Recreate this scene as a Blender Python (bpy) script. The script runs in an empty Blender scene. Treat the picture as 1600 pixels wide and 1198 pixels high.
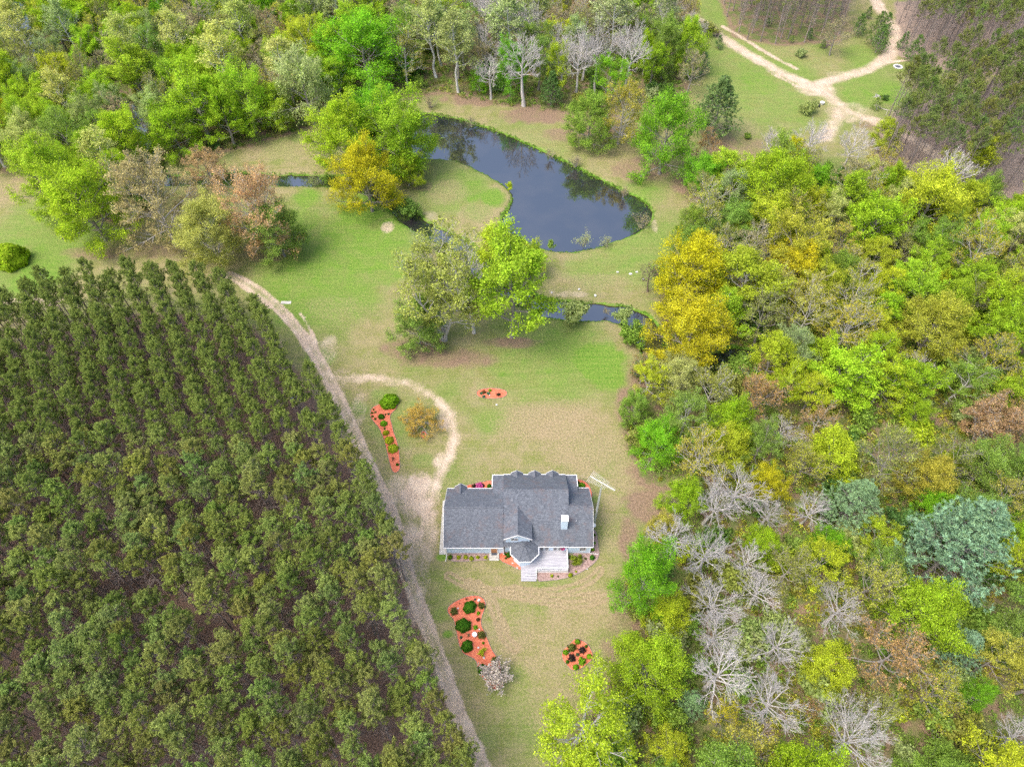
import bpy, bmesh, math, random
import numpy as np
from mathutils import Vector

# ------------------------------------------------------------------ camera, world, sun
S = bpy.context.scene
COL = S.collection
F = 1109.0; PITCH = math.radians(51.5); CAMH = 110.0
cam = bpy.data.cameras.new('camera'); camo = bpy.data.objects.new('camera', cam); COL.objects.link(camo)
cam.sensor_width = 36.0; cam.lens = F / 1600.0 * 36.0
cam.clip_start = 1.0; cam.clip_end = 6000.0
camo.location = (0, 0, CAMH); camo.rotation_euler = (math.pi / 2 - PITCH, 0, 0)
S.camera = camo

SUN_EL, SUN_AZ = math.radians(60), math.radians(-118)      # azimuth from +Y towards +X: soft light from behind and left of the camera
W = bpy.data.worlds.new('World'); S.world = W; W.use_nodes = True
nt = W.node_tree; nt.nodes.clear()
sky = nt.nodes.new('ShaderNodeTexSky'); sky.sky_type = 'NISHITA'; sky.sun_disc = False
sky.sun_elevation = SUN_EL; sky.sun_rotation = SUN_AZ
sky.air_density = 1.0; sky.dust_density = 5.0; sky.ozone_density = 1.0
bg = nt.nodes.new('ShaderNodeBackground'); bg.inputs['Strength'].default_value = 0.15
wo = nt.nodes.new('ShaderNodeOutputWorld')
nt.links.new(sky.outputs[0], bg.inputs['Color']); nt.links.new(bg.outputs[0], wo.inputs['Surface'])
sun = bpy.data.lights.new('sun', 'SUN'); sun.energy = 0.85; sun.angle = math.radians(30); sun.color = (1.0, 0.95, 0.88)
suno = bpy.data.objects.new('sun', sun); COL.objects.link(suno)
sd = Vector((math.sin(SUN_AZ) * math.cos(SUN_EL), math.cos(SUN_AZ) * math.cos(SUN_EL), math.sin(SUN_EL)))
suno.rotation_euler = sd.to_track_quat('Z', 'Y').to_euler(); suno.location = (0, 0, 200)
S.view_settings.view_transform = 'Standard'; S.view_settings.look = 'None'
S.view_settings.exposure = 1.2; S.view_settings.gamma = 1.0
S.render.engine = 'CYCLES'
S.cycles.max_bounces = 6; S.cycles.diffuse_bounces = 4; S.cycles.glossy_bounces = 3; S.cycles.transmission_bounces = 4
S.cycles.use_denoising = False; S.cycles.sample_clamp_indirect = 6.0; S.cycles.use_adaptive_sampling = False

# ------------------------------------------------------------------ pixel -> ground
CP, SP = math.cos(PITCH), math.sin(PITCH)
def at(u, v, z=0.0):
    dx = (u - 800) / F; dy = (v - 599) / F
    ry = CP - dy * SP; rz = -SP - dy * CP
    t = (z - CAMH) / rz
    return (dx * t, ry * t)
def depth(x, y, z=0.0): return y * CP - (z - CAMH) * SP
def proj(x, y, z=0.0):
    d = depth(x, y, z)
    return (800 + F * x / d, 599 - F * (y * SP + (z - CAMH) * CP) / d)
def zoomed(pts, ox, oy, s): return [(ox + a / s, oy + b / s) for a, b in pts]
def world(pts, z=0.0): return [at(u, v, z) for u, v in pts]

# ------------------------------------------------------------------ distances
def seg_dist(X, Y, pts):
    best = np.full(X.shape, 1e9)
    for (ax, ay), (bx, by) in zip(pts[:-1], pts[1:]):
        dx, dy = bx - ax, by - ay; L2 = dx * dx + dy * dy + 1e-9
        t = np.clip(((X - ax) * dx + (Y - ay) * dy) / L2, 0, 1)
        best = np.minimum(best, np.hypot(X - ax - t * dx, Y - ay - t * dy))
    return best
def inside(X, Y, poly):
    r = np.zeros(np.shape(X), bool); n = len(poly)
    for i in range(n):
        ax, ay = poly[i]; bx, by = poly[(i + 1) % n]
        if ay == by: continue
        c = ((ay > Y) != (by > Y)) & (X < (bx - ax) * (Y - ay) / (by - ay) + ax)
        r ^= c
    return r
def sdf(X, Y, poly):
    d = seg_dist(X, Y, list(poly) + [poly[0]])
    return np.where(inside(X, Y, poly), d, -d)
def smooth(pts, closed=True, it=2):
    for _ in range(it):
        out = []; n = len(pts)
        rng = range(n) if closed else range(n - 1)
        if not closed: out.append(pts[0])
        for i in rng:
            a = pts[i]; b = pts[(i + 1) % n]
            out.append((a[0] * .75 + b[0] * .25, a[1] * .75 + b[1] * .25)); out.append((a[0] * .25 + b[0] * .75, a[1] * .25 + b[1] * .75))
        if not closed: out.append(pts[-1])
        pts = out
    return pts
def sst(a, b, x):
    t = np.clip((x - a) / (b - a), 0, 1); return t * t * (3 - 2 * t)
def vnoise(X, Y, scale, seed=0):
    """cheap smooth value noise 0..1"""
    r = np.random.RandomState(seed); g = r.rand(256, 256)
    x = X / scale + 1000; y = Y / scale + 1000
    xi = np.floor(x).astype(int); yi = np.floor(y).astype(int); fx = x - xi; fy = y - yi
    fx = fx * fx * (3 - 2 * fx); fy = fy * fy * (3 - 2 * fy)
    a = g[xi % 256, yi % 256]; b = g[(xi + 1) % 256, yi % 256]; c = g[xi % 256, (yi + 1) % 256]; d = g[(xi + 1) % 256, (yi + 1) % 256]
    return (a * (1 - fx) + b * fx) * (1 - fy) + (c * (1 - fx) + d * fx) * fy
def fbm(X, Y, s, seed=0):
    return (vnoise(X, Y, s, seed) * .5 + vnoise(X, Y, s / 2.1, seed + 1) * .3 + vnoise(X, Y, s / 4.3, seed + 2) * .2)

# ------------------------------------------------------------------ outlines read off the photograph (its pixels), put on the ground
POND = smooth(world([(612, 205), (640, 185), (673, 178), (717, 190), (763, 202), (807, 220), (850, 239), (883, 256), (923, 276), (957, 292),
        (990, 309), (1012, 321), (1020, 340), (1008, 357), (977, 371), (947, 383), (905, 393), (868, 394), (845, 388), (812, 372), (790, 362),
        (782, 347), (790, 335), (801, 317), (801, 300), (787, 290), (770, 280), (743, 263), (703, 249), (663, 249), (630, 245), (608, 228)], -.6), it=2)
CREEK = smooth(world([(20, -30), (30, 30), (60, 80), (110, 118), (160, 140), (200, 165), (228, 205), (240, 250), (245, 285), (300, 283), (380, 281), (430, 283), (470, 284), (525, 285),
        (560, 287), (590, 300), (615, 322), (650, 350), (690, 370), (715, 382), (735, 400), (760, 430), (800, 462), (850, 484), (900, 488), (950, 490),
        (985, 497), (1005, 510), (1015, 525), (1018, 545), (1040, 570), (1090, 580), (1160, 560)], -.6), closed=False, it=2)
TRACK_WEST = smooth(world([(-60, 472), (60, 470), (95, 467)]), closed=False)
TRACK_MAIN = smooth(world([(358, 430), (380, 440), (405, 455), (440, 485), (470, 520), (492, 552), (512, 588), (535, 635), (560, 690), (585, 745), (606, 790),
        (620, 830), (632, 880), (648, 930), (668, 980), (690, 1040), (705, 1085), (722, 1130), (745, 1180), (775, 1240)]), closed=False)
TRACK_LOOP = smooth(world([(515, 590), (560, 590), (600, 592), (640, 600), (675, 617), (700, 640), (712, 670), (705, 705), (690, 735), (678, 765), (665, 800), (655, 850)]), closed=False)
TRACK_NE = smooth(world([(1050, -5), (1085, 27), (1125, 57), (1160, 80), (1200, 103), (1240, 123), (1280, 140), (1312, 165), (1345, 182), (1400, 200), (1450, 232), (1480, 260)]), closed=False)
TRACK_NE2 = smooth(world([(1362, -20), (1372, 12), (1395, 38), (1400, 62), (1388, 92), (1350, 112), (1310, 122), (1280, 132)]), closed=False)
TRACK_NE3 = smooth(world([(1130, 42), (1165, 62), (1205, 88), (1245, 108)]), closed=False)
TRACK_NE4 = smooth(world([(1200, 112), (1235, 130), (1270, 148)]), closed=False)
TRACK_NE5 = smooth(world([(1312, 165), (1305, 190), (1290, 215)]), closed=False)
TRACK_NE6 = smooth(world([(1385, 98), (1410, 95), (1440, 93)]), closed=False)
RUTS_MAIN = [smooth(world(p), closed=False) for p in (
    [(368, 430), (400, 447), (432, 475), (450, 500), (462, 515)], [(366, 440), (395, 458), (420, 480)], [(470, 490), (488, 520), (500, 555)],
    [(-20, 468), (60, 468), (90, 470)], [(-20, 474), (60, 475), (90, 477)])]
ARCS = [smooth(world(zoomed(p, 640, 880, 3.768)), closed=False) for p in (
    [(230, 70), (330, 125), (480, 165), (620, 185), (750, 210), (880, 240), (1040, 240), (1150, 200)],
    [(480, 165), (640, 160), (760, 175), (880, 165), (1000, 130), (1080, 90), (1120, 40)],
    [(350, 110), (440, 160), (490, 240), (520, 340), (560, 440), (620, 500)],
    [(400, 120), (480, 200), (510, 300), (560, 380)], [(620, 150), (780, 195), (950, 210), (1100, 190)])]
MULCH1 = zoomed([(235, 410), (300, 385), (440, 390), (435, 425), (385, 470), (375, 510), (395, 560), (405, 620), (430, 680), (455, 770), (460, 850), (465, 940), (440, 970), (405, 970),
        (385, 930), (365, 850), (345, 760), (320, 670), (285, 590), (240, 540), (210, 500), (210, 450)], 540, 560, 5.446)
MULCH3 = zoomed([(60, 235), (75, 190), (150, 135), (250, 90), (340, 70), (420, 75), (470, 110), (487, 165), (475, 220), (450, 280), (435, 340), (440, 410), (480, 480), (510, 560), (550, 660),
        (590, 720), (635, 780), (650, 850), (660, 950), (685, 1040), (660, 1090), (620, 1110), (570, 1100), (510, 1040), (460, 980), (410, 940), (395, 870), (385, 790), (320, 745), (240, 715),
        (200, 640), (180, 560), (165, 480), (150, 400), (130, 330), (80, 280)], 690, 920, 7.045)
MULCH4 = zoomed([(185, 345), (250, 280), (300, 250), (400, 290), (500, 330), (590, 410), (650, 520), (695, 620), (690, 700), (640, 780), (540, 870), (430, 960), (300, 990), (210, 1005),
        (120, 910), (40, 830), (-10, 760), (-35, 640), (-20, 540), (60, 470), (110, 430)], 880, 980, 14.97)
WOOD_R = world([(985, 600), (1010, 550), (1045, 500), (1045, 400), (1085, 330), (1100, 260), (1180, 275), (1195, 240), (1260, 230), (1400, 255), (1500, 290), (1600, 305), (1720, 340), (1800, 1290), (900, 1290), (890, 1150),
        (950, 1065), (985, 980), (1000, 930), (985, 885), (1020, 835), (1060, 800), (1075, 735), (1010, 705), (985, 650)], 7)
WOOD_N = world([(-80, -70), (1040, -70), (1075, 30), (1085, 110), (1020, 130), (960, 140), (900, 145), (800, 130), (690, 112), (620, 112), (560, 125), (500, 150), (440, 175), (380, 192), (320, 205), (235, 215),
        (225, 290), (180, 320), (90, 290), (40, 245), (0, 232), (-80, 232)], 7)
PLANT = world([(-330, 490), (-60, 462), (70, 428), (130, 412), (260, 408), (360, 428), (385, 450), (418, 482), (448, 515), (486, 580), (530, 665), (574, 750), (608, 815), (628, 885), (650, 955), (680, 1035),
        (715, 1135), (750, 1290), (-400, 1290)], 15)
PINES_A = world([(1395, 150), (1430, 105), (1500, 78), (1600, 62), (1760, 40), (1760, 330), (1600, 255), (1490, 235), (1440, 212), (1402, 192)], 13)
PINES_B = world([(1425, -60), (1432, 20), (1500, 40), (1600, 50), (1760, 25), (1760, -80)], 13)
PINES_C = world([(1135, -60), (1160, -2), (1240, 12), (1335, 4), (1350, -60)], 12)

# ------------------------------------------------------------------ ground
def axis(parts):
    out = []
    for a, b, s in parts: out += list(np.arange(a, b, s))
    return np.array(out + [parts[-1][1]])
gx = axis([(-3000, -600, 400), (-600, -240, 60), (-240, -200, 5), (-200, -70, .8), (-70, 70, .3), (70, 200, .8), (200, 240, 5), (240, 600, 60), (600, 3000, 400)])
gy = axis([(-1500, -300, 300), (-300, -20, 40), (-20, 10, 2), (10, 80, .3), (80, 130, .45), (130, 290, .7), (290, 330, 5), (330, 900, 60), (900, 4500, 400)])
GX, GY = np.meshgrid(gx, gy, indexing='ij')
near = (np.abs(GX) < 230) & (GY > -10) & (GY < 310)
DP = np.full(GX.shape, -50.0); DC = np.full(GX.shape, -50.0)
xs, ys = GX[near], GY[near]
DP[near] = sdf(xs, ys, POND)
cw = 1.5 + .55 * sst(2., 8., xs) + .6 * vnoise(xs, ys, 9, 5) + .4 * vnoise(xs, ys, 2.5, 6)
DC[near] = cw - seg_dist(xs, ys, CREEK)
wob = (fbm(GX, GY, 3.0, 11) - .5) * 1.3
DW = np.maximum(DP, DC) + wob
GZ = -1.5 * sst(-1.3, 1.6, DW)
GZ = GZ + (fbm(GX, GY, 30, 21) - .5) * .0
def grass_masks():
    n = xs.size
    M = {k: np.zeros(n) for k in ('dirt', 'bright', 'dry', 'litter', 'pine', 'pale')}
    wb = (fbm(xs, ys, 2.2, 31) - .5) * 1.6 + (fbm(xs, ys, .8, 32) - .5) * .8
    def trk(pts, w, soft=.7, k=1.0):
        d = seg_dist(xs, ys, pts) + wb * .55
        M['dirt'] = np.maximum(M['dirt'], k * (1 - sst(w - soft, w + soft, d)))
    trk(TRACK_WEST, 1.0, .9, .6); trk(TRACK_MAIN, 1.15, 1.1, .85); trk(TRACK_LOOP, .9, 1.7, 1.0)
    trk(TRACK_NE, 2.2, 2.0); trk(TRACK_NE2, 2.2, 1.8, .95); trk(TRACK_NE3, .9, .7); trk(TRACK_NE4, .6, .6, .8); trk(TRACK_NE5, 2.6, 2.0, .75); trk(TRACK_NE6, .5, .5)
    for r in RUTS_MAIN: trk(r, .35, .4)
    # twin ruts along the main track
    d = seg_dist(xs, ys, TRACK_MAIN)
    M['dirt'] = np.maximum(M['dirt'], 1.0 * (1 - sst(.12, .6, np.abs(d - .85) + wb * .2))); M['dirt'] *= np.where(d < .35, .8, 1)
    def blob(k, u, v, ru, rv=None, a=1.0, z=0):
        cx, cy = at(u, v, z); d_ = depth(cx, cy); rx = ru * d_ / F
        e1 = at(u, v - (rv or ru * .7)); e2 = at(u, v + (rv or ru * .7)); ry = abs(e1[1] - e2[1]) / 2
        r = np.hypot((xs - cx) / rx, (ys - cy) / ry) + wb * .22
        M[k] = np.maximum(M[k], a * (1 - sst(.45, 1.15, r)))
    for b in (('dirt', 655, 775, 40, 48, .75), ('dirt', 640, 850, 30, 50, .7), ('dirt', 668, 835, 24, 60, .7), ('dirt', 620, 765, 32, 34, .55), ('dirt', 690, 720, 18, 20, .7), ('dirt', 700, 655, 22, 22, .7), ('dirt', 560, 592, 34, 9, .75),
              ('dirt', 620, 597, 40, 10, .6), ('dirt', 660, 905, 18, 35, .55), ('dirt', 645, 960, 14, 30, .6), ('dirt', 560, 640, 18, 40, .5), ('dirt', 530, 590, 30, 20, .5), ('dirt', 1330, 175, 50, 22, .7), ('dirt', 1310, 118, 30, 10, .6), ('dirt', 1275, 140, 40, 14, .8),
              ('dirt', 770, 590, 60, 10, .12), ('dirt', 510, 550, 22, 40, .5), ('dirt', 862, 455, 8, 6, .5), ('dirt', 895, 460, 40, 8, .45), ('dirt', 1022, 350, 8, 20, .5), ('dirt', 670, 340, 26, 14, .5), ('dirt', 605, 355, 14, 12, .6),
              ('dirt', 715, 355, 20, 8, .4), ('dirt', 785, 480, 20, 8, .4), ('dirt', 910, 745, 25, 8, .35), ('dirt', 860, 735, 20, 6, .4)):
        blob(b[0], b[1], b[2], b[3], b[4], b[5])
    for u, v, r, a in ((500, 440, 130, .62), (560, 380, 120, .66), (850, 560, 130, .5), (700, 300, 70, .45), (1000, 390, 90, .5), (60, 380, 130, .5), (620, 660, 70, .4), (1180, 120, 150, .4), (1360, 150, 80, .4), (935, 565, 55, 1.), (950, 590, 40, .8), (900, 520, 60, .45), (690, 610, 20, .2), (565, 330, 50, .9), (610, 420, 50, .6), (540, 400, 60, .45), (500, 560, 30, .5), (600, 620, 30, .4), (560, 640, 25, .5), (770, 655, 40, .4),
                       (735, 300, 40, .6), (770, 310, 25, .9), (745, 330, 30, .6), (1000, 400, 90, .5), (930, 420, 60, .45), (1010, 300, 40, .5), (1060, 350, 40, .4), (850, 225, 60, .3), (1170, 90, 50, .5), (1150, 150, 60, .5), (1230, 165, 60, .5), (1190, 130, 40, .6), (1340, 150, 40, .6), (1345, 130, 30, .5), (1430, 60, 14, .6),
                       (1400, 150, 40, .7), (1130, 15, 60, .5), (1210, 50, 60, .3), (1260, 70, 40, .3), (1420, 70, 20, .7), (1350, 90, 40, .5), (60, 340, 70, .4), (30, 360, 60, .5), (130, 370, 60, .55), (60, 430, 60, .7), (330, 240, 60, .3), (440, 225, 40, .3), (480, 310, 30, .7), (470, 350, 50, .6), (520, 450, 60, .4),
                       (480, 480, 40, .5), (430, 460, 30, .7), (740, 1000, 16, .3), (690, 960, 20, .4), (700, 990, 10, .6), (820, 650, 20, .1), (690, 870, 10, .8), (780, 1150, 40, .3), (930, 780, 12, .5), (620, 680, 30, .3), (660, 720, 25, .4), (700, 610, 30, .3), (1100, 350, 30, .3)):
        blob('bright', u, v, r, None, a)
    for u, v, r, rv, a in ((860, 660, 110, 45, .9), (920, 700, 90, 50, .8), (990, 740, 60, 40, .7), (830, 1000, 90, 60, .55), (900, 960, 70, 50, .6), (850, 930, 80, 25, .4), (960, 820, 30, 70, .5), (520, 480, 60, 30, .45), (560, 500, 70, 40, .35), (640, 560, 80, 15, .4), (700, 300, 45, 30, .6), (745, 335, 45, 25, .6),
                         (930, 440, 80, 18, .6), (890, 400, 60, 10, .5), (1040, 320, 40, 40, .45), (860, 215, 100, 22, .4), (950, 250, 60, 20, .45), (430, 235, 60, 20, .6), (370, 215, 40, 12, .5), (20, 300, 60, 30, .6), (1230, 80, 60, 18, .4), (1160, 200, 40, 20, .6), (1130, 240, 30, 30, .7), (760, 740, 60, 40, .4), (640, 790, 40, 30, .3),
                         (860, 1100, 60, 60, .45), (560, 620, 30, 20, .3), (750, 960, 60, 60, .3)):
        blob('dry', u, v, r, rv, a)
    for u, v, r, rv, a in ((650, 140, 60, 18, .95), (760, 155, 90, 14, .9), (840, 180, 80, 18, .85), (930, 190, 50, 30, .95), (880, 210, 40, 16, .7), (1000, 265, 60, 25, .7), (1080, 290, 40, 30, .8), (1130, 230, 40, 50, .6), (1180, 240, 40, 40, .6), (700, 560, 110, 20, .75), (640, 545, 60, 25, .8), (800, 535, 60, 12, .8),
                         (990, 640, 40, 50, .9), (1035, 740, 65, 40, 1.), (1015, 790, 50, 40, .9), (1010, 680, 50, 30, .8), (985, 850, 25, 60, .8), (985, 950, 35, 50, .7), (960, 1010, 30, 50, .55), (930, 1060, 40, 30, .5), (1000, 600, 30, 40, .7), (1020, 460, 25, 12, .5), (600, 315, 20, 20, .5), (560, 210, 50, 25, .8), (500, 190, 40, 20, .7), (440, 190, 50, 14, .6),
                         (660, 290, 25, 12, .6), (150, 395, 70, 14, .7), (60, 280, 60, 30, .35), (240, 390, 60, 20, .6), (420, 400, 40, 14, .6), (1220, 30, 90, 14, .7), (1270, 60, 60, 14, .6), (1380, 195, 60, 12, .7), (1440, 215, 40, 12, .8), (1320, 40, 20, 14, .6), (1090, 100, 20, 30, .6), (640, 870, 12, 30, .4), (635, 770, 14, 40, .3), (545, 640, 14, 40, .3), (760, 395, 20, 30, .5), (350, 200, 60, 10, .5)):
        blob('litter', u, v, r, rv, a)
    for k, poly, s in (('litter', WOOD_R, 1.), ('litter', WOOD_N, 1.), ('pine', PLANT, 1.), ('pale', PINES_A, 1.), ('pale', PINES_B, 1.), ('litter', PINES_C, 1.)):
        M[k] = np.maximum(M[k], s * sst(-2.5, 2.0, sdf(xs, ys, poly) + wb))
    for a in ARCS:
        M['dry'] = np.maximum(M['dry'], 1.6 * (1 - sst(.10, .45, np.abs(seg_dist(xs, ys, a) - .5) + wb * .06)))
    dw = DW[near]
    M['dirt'] = M['dirt'] * (.45 + 1.0 * fbm(xs, ys, 7, 91)) * (.8 + .4 * vnoise(xs, ys, 1.6, 95))
    M['wet'] = sst(-1.3, -.6, dw) * (.55 + .6 * fbm(xs, ys, 6, 92))
    M['dirt'] *= (1 - M['wet']); M['dry'] *= (1 - M['wet']); M['litter'] *= (1 - .8 * M['wet'])
    return M
MK = grass_masks()
def mesh_from(name, V, Fq, mats=(), smooth_=False):
    me = bpy.data.meshes.new(name)
    V = np.asarray(V, np.float32); Fq = np.asarray(Fq, np.int32)
    me.vertices.add(len(V)); me.vertices.foreach_set('co', V.ravel())
    k = Fq.shape[1]
    me.loops.add(Fq.size); me.loops.foreach_set('vertex_index', Fq.ravel())
    me.polygons.add(len(Fq)); me.polygons.foreach_set('loop_start', np.arange(0, Fq.size, k, dtype=np.int32))
    me.update(calc_edges=True)
    if smooth_: me.polygons.foreach_set('use_smooth', np.ones(len(Fq), bool))
    for m in mats: me.materials.append(m)
    return me
def tag(o, label=None, cat=None, group=None, kind=None):
    if label: o['label'] = label
    if cat: o['category'] = cat
    if group: o['group'] = group
    if kind: o['kind'] = kind
    return o
def link(name, me, parent=None, loc=(0, 0, 0), rz=0):
    o = bpy.data.objects.new(name, me); COL.objects.link(o); o.location = loc; o.rotation_euler = (0, 0, rz)
    if parent: o.parent = parent
    return o
def empty(name, loc, rz=0, label=None, cat=None, group=None):
    o = bpy.data.objects.new(name, None); COL.objects.link(o); o.location = loc; o.rotation_euler = (0, 0, rz); o.empty_display_size = .3
    return tag(o, label, cat, group)

# ------------------------------------------------------------------ materials
class N:
    def __init__(s, name):
        s.m = bpy.data.materials.new(name); s.m.use_nodes = True; s.t = s.m.node_tree; s.t.nodes.clear()
        s.out = s.n('ShaderNodeOutputMaterial')
    def n(s, k, **kw):
        x = s.t.nodes.new(k)
        for a, b in kw.items(): setattr(x, a, b)
        return x
    def l(s, a, b): s.t.links.new(a, b)
    def put(s, sock, v):
        if isinstance(v, bpy.types.NodeSocket): s.l(v, sock)
        elif isinstance(v, (tuple, list)): sock.default_value = (*v[:3], 1.0) if len(sock.default_value) == 4 else v
        else: sock.default_value = v
    def noise(s, scale, detail=3, co=None, rough=.55, dist=0):
        x = s.n('ShaderNodeTexNoise'); x.inputs['Scale'].default_value = scale; x.inputs['Detail'].default_value = detail; x.inputs['Roughness'].default_value = rough; x.inputs['Distortion'].default_value = dist
        s.l(co if co is not None else s.co(), x.inputs['Vector']); return x.outputs['Fac']
    def co(s):
        if not hasattr(s, '_co'): s._co = s.n('ShaderNodeTexCoord').outputs['Object']
        return s._co
    def mp(s, scale=(1, 1, 1), rot=(0, 0, 0)):
        x = s.n('ShaderNodeMapping'); x.inputs['Scale'].default_value = scale; x.inputs['Rotation'].default_value = rot; s.l(s.co(), x.inputs['Vector']); return x.outputs[0]
    def math(s, op, a, b=0.0, clamp=False):
        x = s.n('ShaderNodeMath', operation=op, use_clamp=clamp); s.put(x.inputs[0], a); s.put(x.inputs[1], b); return x.outputs[0]
    def rng(s, v, a, b, c=0., d=1.):
        x = s.n('ShaderNodeMapRange'); x.inputs[1].default_value = a; x.inputs[2].default_value = b; x.inputs[3].default_value = c; x.inputs[4].default_value = d; s.put(x.inputs[0], v); return x.outputs[0]
    def mix(s, f, a, b, mode='MIX'):
        x = s.n('ShaderNodeMix', data_type='RGBA', blend_type=mode); s.put(x.inputs[0], f); s.put(x.inputs[6], a); s.put(x.inputs[7], b); return x.outputs[2]
    def attr(s, name):
        x = s.n('ShaderNodeAttribute'); x.attribute_name = name; return x
    def bsdf(s, col, rough=.8, spec=.3, bump=None, bd=.05, **kw):
        p = s.n('ShaderNodeBsdfPrincipled'); s.put(p.inputs['Base Color'], col); s.put(p.inputs['Roughness'], rough); p.inputs['Specular IOR Level'].default_value = spec
        for k, v in kw.items(): s.put(p.inputs[k.replace('_', ' ')], v)
        if bump is not None:
            b = s.n('ShaderNodeBump'); b.inputs['Distance'].default_value = bd; s.l(bump, b.inputs['Height']); s.l(b.outputs[0], p.inputs['Normal'])
        s.l(p.outputs[0], s.out.inputs[0]); return p

def ground_mat():
    s = N('grass_and_soil')
    A = s.attr('mask_a'); B = s.attr('mask_b')
    sa = s.n('ShaderNodeSeparateColor'); s.l(A.outputs['Color'], sa.inputs[0])
    sb = s.n('ShaderNodeSeparateColor'); s.l(B.outputs['Color'], sb.inputs[0])
    dirt, bright, dry = sa.outputs; litter, pine, pale = sb.outputs
    wet = A.outputs['Alpha']
    n1 = s.noise(2.6, 4); n2 = s.noise(.35, 4); n3 = s.noise(2.9, 4, rough=.75); n4 = s.noise(.06, 3)
    st = s.noise(1.6, 3, s.mp((1, .22, 1), (0, 0, .5)), .65); m1 = s.noise(1.0, 3, s.mp((.09, 2.0, 1), (0, 0, -.95)), .6); m2 = s.noise(1.0, 3, s.mp((.09, 2.0, 1), (0, 0, .5)), .6)
    mow = s.n('ShaderNodeMix', data_type='FLOAT'); s.l(s.rng(s.noise(.025, 1), .47, .53), mow.inputs[0]); s.l(m1, mow.inputs[2]); s.l(m2, mow.inputs[3]); mow = mow.outputs[0]
    # lawn: thin spring grass over old thatch
    f = s.rng(s.math('ADD', s.math('ADD', s.math('MULTIPLY', n1, .35), s.math('MULTIPLY', mow, .22)), s.math('MULTIPLY', s.math('ADD', n2, n3), .33)), .53, .70)
    lawn = s.mix(f, (.185, .20, .06), (.285, .25, .13))
    lawn = s.mix(s.rng(n2, .40, .70, 0, .38), lawn, (.30, .235, .15))
    lawn = s.mix(s.rng(n4, .45, .62), lawn, s.mix(f, (.14, .20, .042), (.22, .235, .09)))
    sp = s.rng(n3, .58, .72)
    lawn = s.mix(s.math('MULTIPLY', sp, .38), lawn, (.44, .37, .26))
    lawn = s.mix(s.rng(n3, .42, .30, 0, .4), lawn, (.11, .13, .04))
    br = s.mix(s.rng(s.math('ADD', s.math('MULTIPLY', mow, .25), s.math('MULTIPLY', s.math('ADD', n3, n1), .38)), .40, .64), (.075, .195, .018), (.23, .295, .065))
    c = s.mix(s.rng(s.math('ADD', bright, s.math('MULTIPLY', s.math('SUBTRACT', n2, .5), 1.0)), .12, .75), lawn, br)
    dc = s.mix(s.rng(n3, .36, .66), (.20, .155, .085), (.42, .33, .21))
    c = s.mix(s.rng(s.math('ADD', dry, s.math('MULTIPLY', s.math('SUBTRACT', n1, .5), 1.1)), .25, 1.0, 0, .85), c, dc)
    lg = s.rng(s.math('MULTIPLY', s.rng(litter, .9, 1.0), s.rng(n2, .40, .56)), 0, 1, 0, .75)
    lc = s.mix(s.rng(n3, .36, .66), (.15, .10, .07), (.31, .215, .155))
    c = s.mix(s.rng(s.math('ADD', litter, s.math('MULTIPLY', s.math('SUBTRACT', n2, .5), .9)), .3, .85, 0, .92), c, s.mix(lg, lc, (.11, .17, .035)))
    pc = s.mix(s.rng(n3, .36, .66), (.13, .082, .060), (.27, .185, .145))
    pc = s.mix(s.rng(n2, .60, .70, 0, .75), pc, (.07, .15, .02))
    c = s.mix(s.rng(pine, .35, .75), c, pc)
    pl = s.mix(s.rng(n3, .36, .66), (.20, .15, .12), (.40, .30, .26))
    c = s.mix(s.rng(pale, .3, .7, 0, .9), c, pl)
    ds = s.mix(s.rng(s.math('ADD', s.math('MULTIPLY', n3, .6), s.math('MULTIPLY', st, .4)), .38, .62), (.39, .30, .225), (.58, .47, .36))
    ds = s.mix(s.rng(n2, .50, .64, 0, .5), ds, (.62, .52, .41))
    c = s.mix(s.rng(s.math('ADD', dirt, s.math('MULTIPLY', s.math('SUBTRACT', s.math('ADD', s.math('MULTIPLY', n1, .6), s.math('MULTIPLY', n3, .4)), .5), 1.1)), .30, .85), c, ds)
    wc = s.mix(s.rng(n1, .4, .6), (.07, .20, .015), (.16, .30, .035))
    c = s.mix(s.rng(s.math('ADD', wet, s.math('MULTIPLY', s.math('SUBTRACT', n1, .5), .9)), .55, .85, 0, .9), c, wc)
    # below the water line: dark mud
    z = s.n('ShaderNodeSeparateXYZ'); s.l(s.co(), z.inputs[0])
    c = s.mix(s.rng(z.outputs['Z'], -.42, -.52), c, (.035, .022, .014))
    s.bsdf(c, .95, .1, s.math('ADD', n3, n1), .10)
    return s.m
M_GROUND = ground_mat()
def set_masks(me, idx=None):
    n = GX.size
    a = np.zeros((n, 4), np.float32); b = np.zeros((n, 4), np.float32)
    q = near.ravel()
    a[q, 0] = MK['dirt']; a[q, 1] = MK['bright']; a[q, 2] = MK['dry']; a[q, 3] = MK['wet']
    b[q, 0] = MK['litter']; b[q, 1] = MK['pine']; b[q, 2] = MK['pale']; b[~q, 0] = 1; b[:, 3] = 1
    if idx is not None: a = a[idx]; b = b[idx]
    for nm, v in (('mask_a', a), ('mask_b', b)):
        at_ = me.attributes.new(nm, 'FLOAT_COLOR', 'POINT'); at_.data.foreach_set('color', v.ravel())
NX, NY = GX.shape
IDX = np.arange(NX * NY).reshape(NX, NY)
Q = np.stack([IDX[:-1, :-1], IDX[1:, :-1], IDX[1:, 1:], IDX[:-1, 1:]], -1).reshape(-1, 4)
VG = np.stack([GX, GY, GZ], -1).reshape(-1, 3)
me = mesh_from('ground', VG, Q, [M_GROUND], True); set_masks(me)
tag(link('ground', me), kind='structure')
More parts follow.
